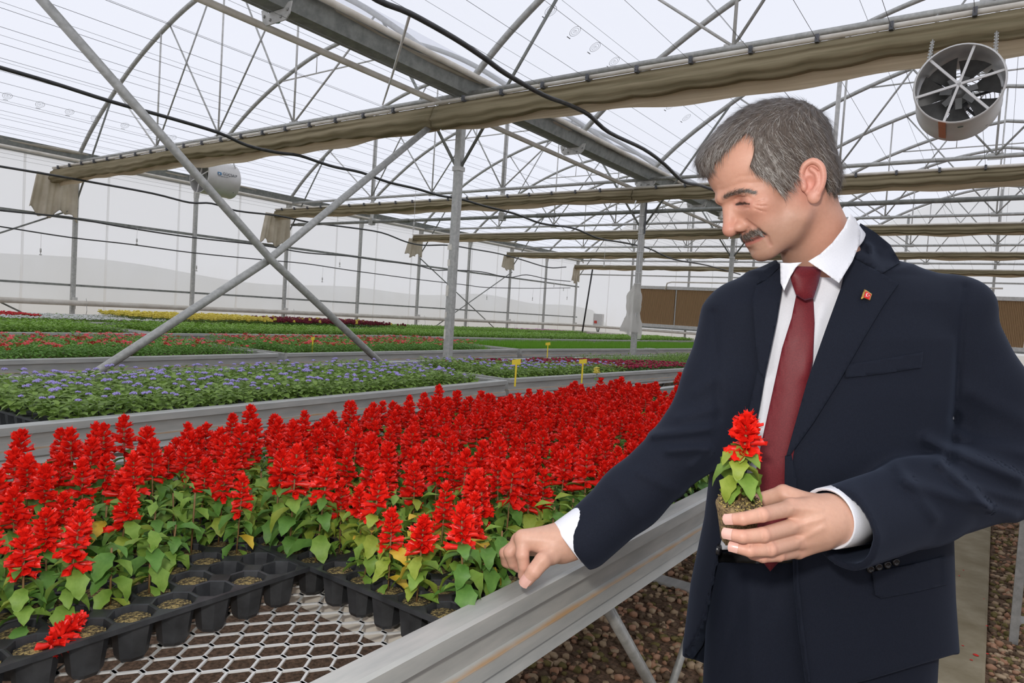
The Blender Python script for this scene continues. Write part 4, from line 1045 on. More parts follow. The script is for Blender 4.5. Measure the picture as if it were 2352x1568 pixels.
# cooling pads on the end wall
PAD = NT('cooling_pad'); w_ = PAD.n('ShaderNodeTexWave'); w_.inputs['Scale'].default_value = 9; w_.inputs['Distortion'].default_value = 2.5; w_.bands_direction = 'X'; PAD.l(PAD.coords((1, 1, .25)), w_.inputs['Vector'])
PAD.l(PAD.ramp(w_.outputs['Fac'], [(.1, (.20, .115, .05)), (.9, (.36, .23, .115))]), PAD.b.inputs['Base Color']); PAD.b.inputs['Roughness'].default_value = .95; PAD.bump(w_.outputs['Fac'], .6, .02)
o = thing('cooling_pad_wall', 'long brown cooling pad in a grey frame on the end wall', 'cooling pad', (-9.85, YE-.10, 0))
x = 0
while x < 13.4:
    link('pad_panel', MB().box((x+.03, -.06, 1.32), (x+1.27, .04, 2.46)).mesh('pad', PAD.m), o)
    link('frame_strip', MB().box((x, -.075, 1.30), (x+.03, .05, 2.48)).mesh('strip', GALV), o); x += 1.3
link('top_channel', MB().box((0, -.09, 2.46), (x, .05, 2.56)).mesh('top', GALV_L), o); link('bottom_channel', MB().box((0, -.12, 1.22), (x, .05, 1.32)).mesh('bottom', GALV_L), o); link('drain_ledge', MB().box((0, -.16, 1.17), (x, .05, 1.22)).mesh('ledge', GALV_D), o)
pipe('supply_pipe', [(-8.9, YE-.22, 2.44), (-8.85, YE-.22, 2.66), (-8.7, YE-.22, 2.70), (0, YE-.22, 2.76)], .022, PVC, 'cream supply pipe above the brown pads')
# end wall posts and rails
for j, x in enumerate((-10.2, -8.2, -6.2, -2.2, -.2, 1.8)):
    lb = f'{ORD[j]} slim steel upright of the end wall, counted from the corner'
    link('end_post', MB().box((x-.03, YE-.055, 0), (x+.03, YE-.005, arch_z(x-XW if x < XM else x-XM)-.05)).mesh('end_post', GALV), label=lb, cat='post', group='uprights of the end wall')
for z in (2.9, ZG-.03): link('end_rail', MB().box((XW, YE-.03, z-.02), (XR, YE-.005, z+.02)).mesh('rail', GALV), label='horizontal rail across the end wall', cat='rail', group='rails of the end wall')
# switch box with cables, drain pipe in the corner
q = on_y(1375, 734, YE-.08); o = thing('switch_box', 'small white electrical box with red switch on the end wall', 'electrical box', q)
link('case', MB().box((-.17, -.08, -.20), (.17, .06, .20)).mesh('case', WHITEP), o); link('switch', MB().box((-.12, -.10, -.13), (-.02, -.08, -.04)).mesh('switch', PRED0), o) if False else link('switch', MB().box((-.12, -.10, -.13), (-.02, -.08, -.04)).mesh('switch', mat('switch_red', (.6, .05, .03), (.66, .08, .05), .4)), o)
for dx in (-.10, .0, .08): link('cable', MB().tube([(dx, 0, -.2), (dx*.3, 0, -.42), (dx*2.2, 0, -.95)], .014, 6).mesh('cable', HOSE, True), o)
a, b = on_y(1362, 612, YE-.4), on_y(1337, 765, YE-.4); pipe('drain_hose', [a, a*.5+b*.5, b], .028, HOSE, 'black downpipe slanting in the far corner', 'hose')

# plastic bag tied round the cable post
def bag():
    n, m = 30, 16; v = []; r = np.random.default_rng(8); zs = np.linspace(1.90, 1.22, m); pr_ = np.interp(zs, [1.22, 1.30, 1.40, 1.48, 1.60, 1.75, 1.84, 1.90], [.15, .135, .12, .085, .105, .10, .06, .045]); ox = np.interp(zs, [1.22, 1.45, 1.7, 1.9], [-.05, -.05, -.03, 0])
    for i in range(m):
        for k in range(n):
            a = 2*math.pi*k/n; q = pr_[i]*(1+.16*math.sin(3*a+zs[i]*9)+.08*math.sin(7*a-zs[i]*21)+.05*r.normal()*.4)
            v.append((ox[i]+q*math.cos(a), q*.8*math.sin(a)-.01, zs[i]-(.10*max(0, math.sin(a*1.0+.4)) if i == m-1 else 0)))
    f = [(i*n+k, i*n+(k+1) % n, (i+1)*n+(k+1) % n, (i+1)*n+k) for i in range(m-1) for k in range(n)]
    link('plastic_bag', MB().add(v, f).mesh('bag', BAGM, True), loc=(XM, yk(2), 0), label='milky plastic bag tied round the cable post', cat='plastic bag')
BAGM = film('bag_film', .30, (.96, .95, .93), (.86, .84, .80)); bag()

# printed stamps on the roof film
STAMP = mat('stamp_ink', (.16, .17, .18), (.22, .23, .24), .8)
ceil = [o for o in COL.objects if o.name.startswith('ceiling')]
def on_roof(px, py, X0):
    d = ray(px, py); lo, hi = .5, 30.
    f = lambda t: (CAM+d*t)[2]-(arch_z(min(max((CAM+d*t)[0]-X0, 0), 8.03))+.02)
    for _ in range(60):
        m_ = (lo+hi)/2
        if f(m_) < 0: lo = m_
        else: hi = m_
    return CAM+d*lo
for X0, par, pp in ((XM, 1, ((1265, 25), (1321, 72), (1367, 108), (1411, 141), (1513, 223), (1540, 243), (1577, 270))), (XW, 0, ((17, 220), (92, 240), (160, 257), (219, 271), (287, 288), (342, 302), (397, 316)))):
    for px, py in pp:
        c = on_roof(px, py, X0); dx = .05; tx = np.array([1, 0, (arch_z(c[0]-X0+dx)-arch_z(c[0]-X0-dx))/(2*dx)]); tx /= np.linalg.norm(tx); ty = np.array([0, 1., 0]); mb = MB()
        for r0, r1 in ((.055, .059), (.036, .039)):
            n = 20; v = [c+tx*r*1.0*math.cos(a)+ty*r*1.0*math.sin(a) for r in (r0, r1) for a in np.linspace(0, 2*math.pi, n, endpoint=False)]
            mb.add(v, [(k, (k+1) % n, n+(k+1) % n, n+k) for k in range(n)])
        for u, w, a, b2 in ((-.018, .004, 0, .02), (0, .004, 0, .02), (.018, .004, 0, .014), (0, .022, .012, .003), (0, .022, -.016, .003), (0, .06, -.082, .008)):
            p_ = c+tx*a*1.0+ty*u; mb.add([p_-ty*w/2-tx*b2/2, p_+ty*w/2-tx*b2/2, p_+ty*w/2+tx*b2/2, p_-ty*w/2+tx*b2/2], [(0, 1, 2, 3)])
        link('printed_stamp', mb.mesh('stamp', STAMP), ceil[par])

# pipes under the second bench, petals on the path, a cut bloom on the corner tray
q = on_z(1330, 913, .62); pipe('floor_pipe', [(q[0], -1, .62), (q[0], 12, .62)], .035, PVC, 'cream pipe running low between the first and second bench')
for i, (px, py, s) in enumerate(((2241, 1504, .0125), (2268, 1501, .006), (2231, 1515, .006), (2211, 1482, .005), (2203, 1322, .006), (2267, 1437, .006), (2213, 1309, .005), (2260, 1375, .004))):
    q = on_z(px, py, .037); mb = MB(); n = 9; r = np.random.default_rng(i); v = [(0, 0, s*.5)]+[(s*(1+.4*r.normal()*.4)*math.cos(a), s*(.7+.3*r.random())*math.sin(a), .001) for a in np.linspace(0, 2*math.pi, n, endpoint=False)]
    mb.add(v, [(0, 1+k, 1+(k+1) % n) for k in range(n)]); link('fallen_petal', mb.mesh('petal', RED), loc=q, label='fallen red blossom on the concrete path, the largest' if i == 0 else 'small red petal lying on the concrete path', cat='petal', group='petals on the path')
q = on_z(165, 1415, ZT+.02); fo, sp_ = SALV_ME[3]; zz = np.array([c_.co[2] for c_ in sp_.vertices]); o = thing('cut_bloom', 'broken-off scarlet bloom lying on the corner tray', 'flower', q)
x = link('flower_spike', sp_, o); x.matrix_local = Matrix.Rotation(2.2, 4, 'Z')@Matrix.Rotation(1.35, 4, 'Y')@Matrix.Translation((0, 0, -float(zz.min())-.035))@Matrix.Diagonal((.8, .8, .8, 1))
# ------------------------------------------------------------------ sculpting tools (smooth distance fields meshed on a grid)
CB = np.stack([RT, UP, -FW])            # rows: right, up, towards the viewer; the man is laid out in this frame
def Q(px, py, d): return np.array([(px-1176)/F_PX*d, -(py-784)/F_PX*d, -d])
def to_world(v): return CAM+np.asarray(v)@CB
ZC = CB@np.array([0, 0, 1.0])           # the plumb line in that frame
def pix(p): d = -p[:, 2]; return 1176+F_PX*p[:, 0]/d, 784-F_PX*p[:, 1]/d
def smin(a, b, k):
    h = np.clip(.5+.5*(b-a)/k, 0, 1); return b+(a-b)*h-k*h*(1-h)
def smax(a, b, k): return -smin(-a, -b, k)
def ell(p, c, r):
    q = p-np.asarray(c); r = np.asarray(r); k0 = np.sqrt(((q/r)**2).sum(1)); k1 = np.sqrt(((q/(r*r))**2).sum(1))+1e-9
    return k0*(k0-1)/k1
def cone(p, a, b, ra, rb):
    a = np.asarray(a, float); b = np.asarray(b, float); ab = b-a; t = np.clip(((p-a)@ab)/(ab@ab), 0, 1)
    return np.sqrt(((p-a-t[:, None]*ab)**2).sum(1))-(ra+(rb-ra)*t)
def chain(p, pts, rs, k=.004):
    d = None
    for i in range(len(pts)-1):
        e = cone(p, pts[i], pts[i+1], rs[i], rs[i+1]); d = e if d is None else smin(d, e, k)
    return d
def poly_sd(x, y, poly):
    """signed distance to a polygon in the plane (negative inside)"""
    poly = np.asarray(poly, float); d = np.full(x.shape, 1e18); s = np.ones(x.shape); n = len(poly); j = n-1
    for i in range(n):
        ex, ey = poly[j]-poly[i]; wx, wy = x-poly[i, 0], y-poly[i, 1]
        t = np.clip((wx*ex+wy*ey)/(ex*ex+ey*ey), 0, 1); d = np.minimum(d, (wx-ex*t)**2+(wy-ey*t)**2)
        c1 = y >= poly[i, 1]; c2 = y < poly[j, 1]; c3 = ex*wy > ey*wx
        f = (c1 & c2 & c3) | (~c1 & ~c2 & ~c3); s = np.where(f, -s, s); j = i
    return s*np.sqrt(d)
def seg_px(x, y, a, b):
    ex, ey = b[0]-a[0], b[1]-a[1]; t = np.clip(((x-a[0])*ex+(y-a[1])*ey)/(ex*ex+ey*ey), 0, 1)
    return (x-a[0]-ex*t)**2+(y-a[1]-ey*t)**2
def surf(sdf, lo, hi, h, B=8):
    lo = np.asarray(lo, float); hi = np.asarray(hi, float); nb = np.ceil((hi-lo)/(h*B)).astype(int); n = nb*B
    g = [lo[i]+h*B*(np.arange(nb[i])+.5) for i in range(3)]; G = np.stack(np.meshgrid(*g, indexing='ij'), -1).reshape(-1, 3)
    dc = sdf(G).reshape(nb); act = np.abs(dc) < h*B*1.6
    F = np.repeat(np.repeat(np.repeat(np.sign(dc), B, 0), B, 1), B, 2); A = np.repeat(np.repeat(np.repeat(act, B, 0), B, 1), B, 2)
    F = np.pad(F, ((0, 1),)*3, mode='edge'); A2 = np.pad(A, ((0, 1),)*3); 
    for ax in range(3): A2 = A2 | np.roll(A2, 1, ax)
    I = np.argwhere(A2); F[A2] = sdf(lo+h*I)
    S = F < 0; c = np.zeros(n, np.int8)
    cor = [(i, j, k) for i in (0, 1) for j in (0, 1) for k in (0, 1)]
    for i, j, k in cor: c += S[i:i+n[0], j:j+n[1], k:k+n[2]]
    act = (c > 0) & (c < 8); I = np.argwhere(act); idx = np.full(n, -1); idx[act] = np.arange(len(I))
    acc = np.zeros((len(I), 3)); cnt = np.zeros(len(I))
    for a in cor:
        for ax in range(3):
            if a[ax]: continue
            b = list(a); b[ax] = 1; fa = F[I[:, 0]+a[0], I[:, 1]+a[1], I[:, 2]+a[2]]; fb = F[I[:, 0]+b[0], I[:, 1]+b[1], I[:, 2]+b[2]]
            m = (fa < 0) != (fb < 0); t = np.where(m, fa/np.where(m, fa-fb, 1), 0)
            e = np.array(a, float)+np.eye(3)[ax]*t[:, None]; acc[m] += e[m]; cnt += m
    V = lo+h*(I+acc/cnt[:, None]); quads = []
    for ax in range(3):
        u, w = [(1, 2), (2, 0), (0, 1)][ax]
        s0 = [slice(1, None)]*3; s0[ax] = slice(0, n[ax]); s1 = list(s0); s1[ax] = slice(1, n[ax]+1)
        a = S[tuple(s0)]; b = S[tuple(s1)]; a = a[tuple(slice(0, n[i]-1 if i != ax else n[i]) for i in range(3))]; b = b[tuple(slice(0, n[i]-1 if i != ax else n[i]) for i in range(3))]
        E = np.argwhere(a != b)
        if not len(E): continue
        sg = a[E[:, 0], E[:, 1], E[:, 2]]; base = E.copy(); base[:, u] += 1; base[:, w] += 1
        def at(du, dw): q = base.copy(); q[:, u] -= du; q[:, w] -= dw; return idx[q[:, 0], q[:, 1], q[:, 2]]
        q = np.stack([at(1, 1), at(0, 1), at(0, 0), at(1, 0)], 1); q[~sg] = q[~sg][:, ::-1]; quads.append(q)
    Qd = np.concatenate(quads); Qd = Qd[(Qd >= 0).all(1)]
    return V, Qd
def quad_mesh(name, v, q, mats, col=None, smooth=True):
    me = bpy.data.meshes.new(name); me.vertices.add(len(v)); me.vertices.foreach_set('co', np.asarray(v, np.float32).ravel())
    me.loops.add(len(q)*4); me.loops.foreach_set('vertex_index', np.asarray(q, np.int32).ravel())
    me.polygons.add(len(q)); me.polygons.foreach_set('loop_start', np.arange(0, len(q)*4, 4, dtype=np.int32))
    for m in mats: me.materials.append(m)
    me.polygons.foreach_set('use_smooth', np.full(len(q), smooth)); me.update(calc_edges=True)
    if col is not None:
        at = me.color_attributes.new('tint', 'FLOAT_COLOR', 'POINT'); at.data.foreach_set('color', np.c_[col, np.ones(len(col))].astype(np.float32).ravel())
    return me

# ------------------------------------------------------------------ the man: materials
def skin_mat():
    t = NT('skin'); a = t.n('ShaderNodeAttribute'); a.attribute_name = 'tint'
    nz = t.noise(t.coords(), 160, 3); mx = t.n('ShaderNodeMixRGB'); mx.blend_type = 'MULTIPLY'; mx.inputs[0].default_value = .25
    t.l(a.outputs['Color'], mx.inputs[1]); t.l(t.ramp(nz, [(.3, (.75, .68, .66)), (.7, (1, 1, 1))]), mx.inputs[2]); t.l(mx.outputs[0], t.b.inputs['Base Color'])
    t.b.inputs['Roughness'].default_value = .48; t.b.inputs['Specular IOR Level'].default_value = .4
    t.b.inputs['Subsurface Weight'].default_value = .16; t.b.inputs['Subsurface Radius'].default_value = (.010, .004, .002); t.b.inputs['Subsurface Scale'].default_value = .6
    t.bump(t.noise(t.coords(), 700, 3), .12, .001); return t.m
SKIN = skin_mat()
def cloth_mat(name, a, b, scale=900, sheen=.25, rough=.85, bump=.15):
    t = NT(name); f = t.noise(t.coords(), scale, 2)
    t.l(t.ramp(f, [(.3, a), (.7, b)]), t.b.inputs['Base Color']); t.b.inputs['Roughness'].default_value = rough
    t.b.inputs['Sheen Weight'].default_value = sheen; t.b.inputs['Sheen Tint'].default_value = (.35, .45, .7, 1); t.b.inputs['Specular IOR Level'].default_value = .25
    t.bump(f, bump, .0006); return t.m
SUIT = cloth_mat('navy_wool', (.0038, .0056, .0125), (.0078, .011, .0215), sheen=.09)
SHIRT = cloth_mat('white_shirt', (.70, .71, .76), (.80, .81, .85), sheen=0, rough=.7, bump=.05)
TIE = cloth_mat('wine_red_tie', (.115, .008, .012), (.16, .014, .018), 500, .3, .5, .1)
BTN = mat('black_button', (.01, .01, .012), (.02, .02, .022), .25)
LEATH = mat('black_leather', (.004, .004, .004), (.008, .008, .008), .35)
HAIR_D = mat('hair_dark', (.055, .039, .029), (.095, .071, .054), .45, 0, 300, .0, spec=.6)
HAIR_M = mat('hair_grey', (.17, .145, .125), (.25, .22, .195), .45, 0, 300, spec=.6)
HAIR_L = mat('hair_silver', (.30, .28, .26), (.42, .40, .375), .4, 0, 300, spec=.6)
EYEM = mat('eye_dark', (.02, .015, .012), (.05, .04, .03), .15)

ROOT = P(1885, 1480, 1.22); ROOT = np.array([ROOT[0], ROOT[1], .035])
MAN = thing('person', 'man in a navy suit and wine-red tie looking down at flowers, holding a potted salvia', 'person', ROOT)
def man_part(name, v, q, mats, parent=None, col=None, label=None, world=True):
    me = quad_mesh(name, (to_world(v)-ROOT), q, mats, col); return link(name, me, parent or MAN, label=label)

# ------------------------------------------------------------------ head
_th = math.radians(27); _u0 = np.array([.063, .998, 0]); _f0 = np.array([-1., 0, 0]); _f0 -= _u0*(_f0@_u0); _f0 /= np.linalg.norm(_f0); _l0 = np.cross(_u0, _f0)
HX = np.cos(_th)*_f0-np.sin(_th)*_u0; HY = _l0; HZ = np.cos(_th)*_u0+np.sin(_th)*_f0; HC = Q(1775, 430, 1.12); HR = np.stack([HX, HY, HZ])
def to_head(p): return (p-HC)@HR.T
def from_head(q): return HC+np.asarray(q)@HR
def hpx(px, py, l):
    """head coordinates of the point seen at a pixel, l metres left of the middle plane"""
    r = Q(px, py, 1.0); t = (l+HC@HY)/(r@HY); return to_head((r*t)[None])[0]
NECK0 = np.array([-.030, 0, -.030]); NECK1 = to_head(Q(1908, 642, 1.185)[None])[0]
def ear_sd(q):
    c = np.array([-.024, .0745, -.020]); e = q-c
    # ear plane axes: up axis tilts back, outward normal mostly sideways and a little forward
    za = np.array([-.30, .10, .95]); za /= np.linalg.norm(za); na = np.array([.38, .92, .02]); na -= za*(na@za); na /= np.linalg.norm(na); xa = np.cross(za, na)
    u = np.stack([e@xa, e@na, e@za], 1)        # x: back(-)/front(+) depends on sign below
    if xa[0] < 0: u[:, 0] *= -1                # +x forward
    ring = [(.010, .002, -.003), (.0135, .004, .012), (.008, .006, .0255), (-.004, .007, .0305), (-.0145, .008, .022), (-.0175, .008, .008), (-.0155, .007, -.006), (-.010, .005, -.018)]
    rg = spline(ring, 3); d = chain(u, list(rg), list(np.interp(np.linspace(0, 7, len(rg)), range(8), [.0035, .0036, .0042, .0044, .0044, .0042, .0038, .0035])), .002)
    plate = smax(ell(u, (-.002, .0, .004), (.0165, .0055, .0275)), -ell(u, (.0025, .0075, -.003), (.0085, .0075, .012)), .003)
    d = smin(d, plate, .003)
    ag = spline([(-.001, .006, .019), (-.0085, .0065, .010), (-.0095, .006, -.004), (-.004, .005, -.013)], 3); anti = chain(u, list(ag), [.0033]*len(ag), .002)
    d = smin(d, anti, .003)
    d = smin(d, ell(u, (-.003, .003, -.023), (.0095, .0052, .0105)), .005)
    d = smin(d, ell(u, (.0105, .003, -.006), (.0045, .0045, .007)), .003)
    return d
def base_head_sd(p):
    q0 = to_head(p); q = q0.copy(); q[:, 1] = np.abs(q[:, 1])
    d = ell(q, (-.010, 0, .050), (.100, .076, .076))
    d = smin(d, ell(q, (.022, 0, -.018), (.055, .057, .072)), .03)
    d = smin(d, ell(q, (-.045, 0, -.004), (.055, .062, .052)), .025)
    d = smin(d, cone(q, (.004, .043, -.060), (.050, .014, -.087), .0175, .017), .030)
    d = smin(d, ell(q, (.0565, 0, -.0895), (.0185, .021, .0165)), .009)
    d = smin(d, ell(q, (.042, .040, -.020), (.024, .019, .017)), .018)          # cheekbone
    d = smin(d, cone(q, (.0835, .004, .0165), (.060, .043, .0065), .0105, .0092), .009)   # brow
    d = smin(d, ell(q, (.050, 0, -.060), (.027, .031, .026)), .014)             # muzzle
    d = smin(d, ell(q, (.042, .032, -.050), (.016, .016, .020)), .016)          # cheek beside the mouth
    d = smax(d, -ell(q, (.083, .030, -.0010), (.0185, .0170, .0115)), .009)     # socket, ball under a lowered lid
    d = smin(d, ell(q, (.0545, .0318, -.0040), (.0135, .0155, .0122)), .0035)
    n = cone(q, (.0780, 0, .006), (.0925, 0, -.035), .0075, .0105)
    n = smin(n, ell(q, (.0915, 0, -.0365), (.0108, .0112, .0108)), .006)
    n = smin(n, ell(q, (.0765, .0130, -.0385), (.0135, .0078, .0092)), .0035)
    n = smin(n, ell(q, (.066, .0, -.012), (.020, .0145, .034)), .010)
    d = smin(d, n, .005)
    d = smin(d, chain(q, [np.array((.0715, 0, -.0615)), np.array((.066, .012, -.0625)), np.array((.054, .026, -.0655))], [.0048, .0045, .0018], .003), .004)
    d = smin(d, chain(q, [np.array((.0715, 0, -.0715)), np.array((.066, .012, -.0705)), np.array((.054, .024, -.0675))], [.0055, .0050, .0018], .003), .004)
    d = smax(d, -ell(q, (.085, 0, -.0805), (.011, .020, .0035)), .008)
    d = smin(d, cone(q0, NECK0, NECK1, .0525, .062), .026)
    d = smin(d, ell(q0, (.020, 0, -.070), (.036, .040, .022)), .020)
    x_, y_ = pix(p); d = d-.0022*np.exp(-seg_px(x_, y_, (1862, 480), (1812, 596))/14**2)
    return d
def hit(px, py):
    """point of the face seen at a pixel, in head coordinates"""
    r = Q(px, py, 1.0); r /= np.linalg.norm(r); t = .85
    for _ in range(60): t += .8*base_head_sd((r*t)[None])[0]
    h_ = to_head((r*t)[None])[0]; h_[1] = abs(h_[1]); return h_
def hits(*pp): return [hit(*p) for p in pp]
SLIT = hits((1692, 469), (1702, 467), (1712, 466), (1721, 468)); LIDC = hits((1690, 457), (1702, 451), (1716, 451), (1730, 459)); UNDER = hits((1694, 478), (1706, 477), (1720, 477))
WING = hits((1716, 505), (1722, 516), (1716, 530), (1702, 538)); NL = hits((1722, 513), (1741, 528), (1760, 546), (1770, 562)); MOUTH = hits((1713, 556), (1724, 553), (1740, 547), (1756, 541))
CROW = [hits((1733, 466), (1760, 458)), hits((1733, 471), (1764, 473)), hits((1730, 477), (1758, 487))]; FORE = [hits((1650, 425), (1700, 405), (1760, 400)), hits((1655, 436), (1700, 420), (1750, 418))]
BROWL = hits((1661, 455), (1676, 447), (1694, 442), (1712, 440), (1732, 444)); MUST = hits((1707, 544), (1714, 541), (1726, 535), (1740, 532), (1752, 536)); CORNER = hits((1758, 540), (1764, 546))

def head_sd(p):
    q = to_head(p); q[:, 1] = np.abs(q[:, 1]); d = base_head_sd(p)
    d = smax(d, -chain(q, SLIT, [.0010, .0014, .0012, .0006], .001), .0014)
    d = d-.0012*np.exp(-(np.maximum(0, chain(q, [s+np.array([0, 0, .0028]) for s in SLIT], [.001]*4, .001))/.0022)**2)      # lid edge
    d = smax(d, -chain(q, LIDC, [.0010, .0011, .0011, .0006], .001), .0030)
    d = smax(d, -chain(q, UNDER, [.0007, .0010, .0007], .001), .0035)
    d = smax(d, -chain(q, WING, [.0009, .0014, .0014, .0010], .001), .0030)
    d = smax(d, -chain(q, NL, [.0012, .0016, .0016, .0006], .002), .0055)
    d = smax(d, -chain(q, MOUTH, [.0013, .0014, .0014, .0013], .001), .0022)
    d = smax(d, -chain(q, CORNER, [.0014, .0008], .001), .004)
    for c_ in CROW: d = smax(d, -chain(q, c_, [.0006, .0003], .001), .0028)
    for c_ in FORE: d = d+.0005*np.exp(-(np.maximum(0, chain(q, c_, [.0002]*3, .001))/.0025)**2)
    return smax(d, -ell(q, (.0815, .0080, -.0475), (.0070, .0036, .0042)), .002)
FV, FQ = surf(head_sd, from_head([0, 0, 0])-np.array([.155, .20, .115]), from_head([0, 0, 0])+np.array([.16, .165, .115]), .0017)
EARS = []
for s_ in (1, -1):
    c_ = from_head([-.024, .0745*s_, -.020])
    EARS.append(surf(lambda p: ear_sd(to_head(p)*np.array([1, s_, 1])), c_-.046, c_+.046, .0010))
for ev, eq in EARS: FQ = np.vstack([FQ, eq+len(FV)]); FV = np.vstack([FV, ev])
def head_colour(v):
    q = to_head(v); ay = np.abs(q[:, 1]); x, z = q[:, 0], q[:, 2]
    c = np.tile(np.array([.58, .305, .215]), (len(v), 1))
    def blend(m, col): nonlocal c; m = np.clip(m, 0, 1)[:, None]; c = c*(1-m)+np.array(col)*m
    g = lambda cx, cy, cz, r: np.exp(-((x-cx)**2+(ay-cy)**2+(z-cz)**2)/(r*r))
    blend(.55*g(.048, .045, -.028, .026), (.62, .26, .19)); blend(.6*g(.095, 0, -.036, .018), (.62, .24, .18)); blend(.35*g(.08, .02, .05, .04), (.66, .38, .28))
    blend(.8*g(-.024, .078, -.02, .032), (.66, .29, .23))
    # shaved beard shadow
    bz = 1/(1+np.exp((z+.047)/.006)); bx = 1/(1+np.exp(-(x+.005)/.008)); blend(.55*bz*bx, (.36, .235, .17))
    blend(.35*np.exp(-((x-.03)**2/.0009+(z+.03)**2/.0008))*(ay > .045), (.42, .25, .18))
    # lips and lids
    qq = np.c_[x, ay, z]
    lm = chain(qq, MOUTH, [.0045, .0045, .0040, .0020], .001); blend(.75*np.exp(-(np.maximum(0, lm)/.0018)**2), (.46, .14, .115)); blend(.9*np.exp(-(np.maximum(0, chain(qq, MOUTH, [.0010]*4, .001))/.0012)**2), (.16, .05, .04))
    blend(.5*g(.066, .032, -.004, .014), (.52, .25, .19))
    blend(.35*np.exp(-(np.maximum(0, chain(qq, SLIT, [.003]*4, .001))/.004)**2), (.46, .18, .14)); blend(.96*np.exp(-(np.maximum(0, chain(qq, SLIT, [.0013, .0021, .0017, .0007], .001))/.0008)**2), (.035, .024, .02))
    blend(.55*np.exp(-(np.maximum(0, chain(qq, BROWL, [.0015, .0028, .0028, .002, .0008], .002))/.0028)**2), (.20, .12, .085))
    blend(.5*np.exp(-(np.maximum(0, chain(qq, MUST, [.002, .003, .003, .003, .002], .002))/.0028)**2), (.24, .15, .11))
    blend(.5*np.exp(-(np.maximum(0, np.minimum(chain(qq, NL, [.001]*4, .002), chain(qq, WING, [.001]*4, .002)))/.003)**2), (.42, .19, .14))
    return c
# ------------------------------------------------------------------ hands
def W(*a): return Q(*a)
LH = {'index': [W(1818, 1166, .965), W(1750, 1182, .925), W(1706, 1191, .920), W(1677, 1192, .930)], 'middle': [W(1830, 1206, .965), W(1752, 1228, .920), W(1705, 1232, .914), W(1674, 1226, .924)],
      'ring': [W(1834, 1241, .968), W(1768, 1261, .926), W(1722, 1264, .918), W(1686, 1256, .926)], 'little': [W(1832, 1264, .978), W(1788, 1275, .945), W(1752, 1279, .936), W(1728, 1274, .945)],
      'thumb': [W(1870, 1160, .985), W(1800, 1133, 1.005), W(1752, 1147, 1.020), W(1712, 1160, 1.020)]}
LR = {'index': [.0115, .0100, .0088, .0078], 'middle': [.0115, .0102, .0090, .0080], 'ring': [.0112, .0098, .0087, .0077], 'little': [.0100, .0086, .0076, .0068], 'thumb': [.0150, .0120, .0110, .0095]}
RH = {'index': [W(1201, 1236, 1.135), W(1200, 1274, 1.122), W(1204, 1300, 1.122), W(1201, 1321, 1.128)], 'middle': [W(1193, 1241, 1.155), W(1171, 1268, 1.150), W(1179, 1292, 1.158), W(1190, 1303, 1.163)],
      'ring': [W(1191, 1248, 1.175), W(1160, 1270, 1.178), W(1163, 1290, 1.186), W(1174, 1299, 1.188)], 'little': [W(1194, 1258, 1.192), W(1166, 1277, 1.200), W(1166, 1293, 1.205), W(1176, 1301, 1.205)],
      'thumb': [W(1266, 1272, 1.125), W(1246, 1288, 1.105), W(1226, 1312, 1.098), W(1210, 1333, 1.100)]}
RR = {'index': [.0125, .0110, .0098, .0085], 'middle': [.0122, .0108, .0096, .0085], 'ring': [.0118, .0102, .0092, .0080], 'little': [.0105, .0090, .0080, .0070], 'thumb': [.0150, .0135, .0122, .0098]}
def hand_sd(p, H, R, wrist, wr, palm, tip_flat=.0):
    d = None
    for i in range(len(wrist)-1):
        e = cone(p, wrist[i], wrist[i+1], wr[i], wr[i+1]); d = e if d is None else smin(d, e, .02)
    for a, b, ra, rb in palm: d = smin(d, cone(p, a, b, ra, rb), .010)
    for f in ('little', 'ring', 'middle', 'index', 'thumb'):
        pts, rs = H[f], R[f]; e = chain(p, pts, rs, .0015)
        for j in (1, 2):        # knuckles
            k = np.array(pts[j]); e = smin(e, np.sqrt(((p-k)**2).sum(1))-rs[j]*1.015, .0012)
        g = p; d = smin(d, e, .0042)
    return d
_lw = [W(1960, 1200, .99), W(1905, 1192, .985), W(1872, 1196, .978)]
_lp = [(W(1880, 1180, .975), LH['index'][0], .022, .0135), (W(1885, 1205, .972), LH['middle'][0], .022, .0135), (W(1885, 1222, .975), LH['ring'][0], .021, .0130), (W(1882, 1232, .982), LH['little'][0], .020, .0120), (W(1880, 1175, .985), LH['thumb'][1], .020, .0125)]
def lhand_sd(p):
    d = hand_sd(p, LH, LR, _lw, [.026, .032, .032], _lp)
    x, y = pix(p)   # tendons and veins on the back of the hand
    for a, b, am, sg in (((1822, 1166), (1885, 1170), .0016, 7), ((1832, 1207), (1890, 1190), .0016, 7), ((1836, 1242), (1890, 1212), .0014, 7), ((1800, 1140), (1870, 1140), .0010, 8)):
        d = d-am*np.exp(-seg_px(x, y, a, b)/(sg*sg))
    for a, b in (((1741, 1174), (1745, 1194)), ((1750, 1173), (1753, 1193)), ((1746, 1219), (1749, 1240)), ((1755, 1218), (1757, 1238)), ((1762, 1252), (1764, 1272)), ((1771, 1251), (1772, 1270))):
        d = d+.0007*np.exp(-seg_px(x, y, a, b)/4)
    return d
_rw = [W(1360, 1190, 1.16), W(1312, 1240, 1.155), W(1284, 1252, 1.15)]
_rp = [(W(1282, 1238, 1.145), RH['index'][0], .024, .0150), (W(1280, 1236, 1.155), RH['middle'][0], .024, .0145), (W(1280, 1242, 1.17), RH['ring'][0], .022, .014), (W(1280, 1250, 1.178), RH['little'][0], .021, .013), (W(1278, 1250, 1.14), RH['thumb'][0], .024, .0175), (W(1266, 1250, 1.135), W(1222, 1245, 1.135), .018, .013)]
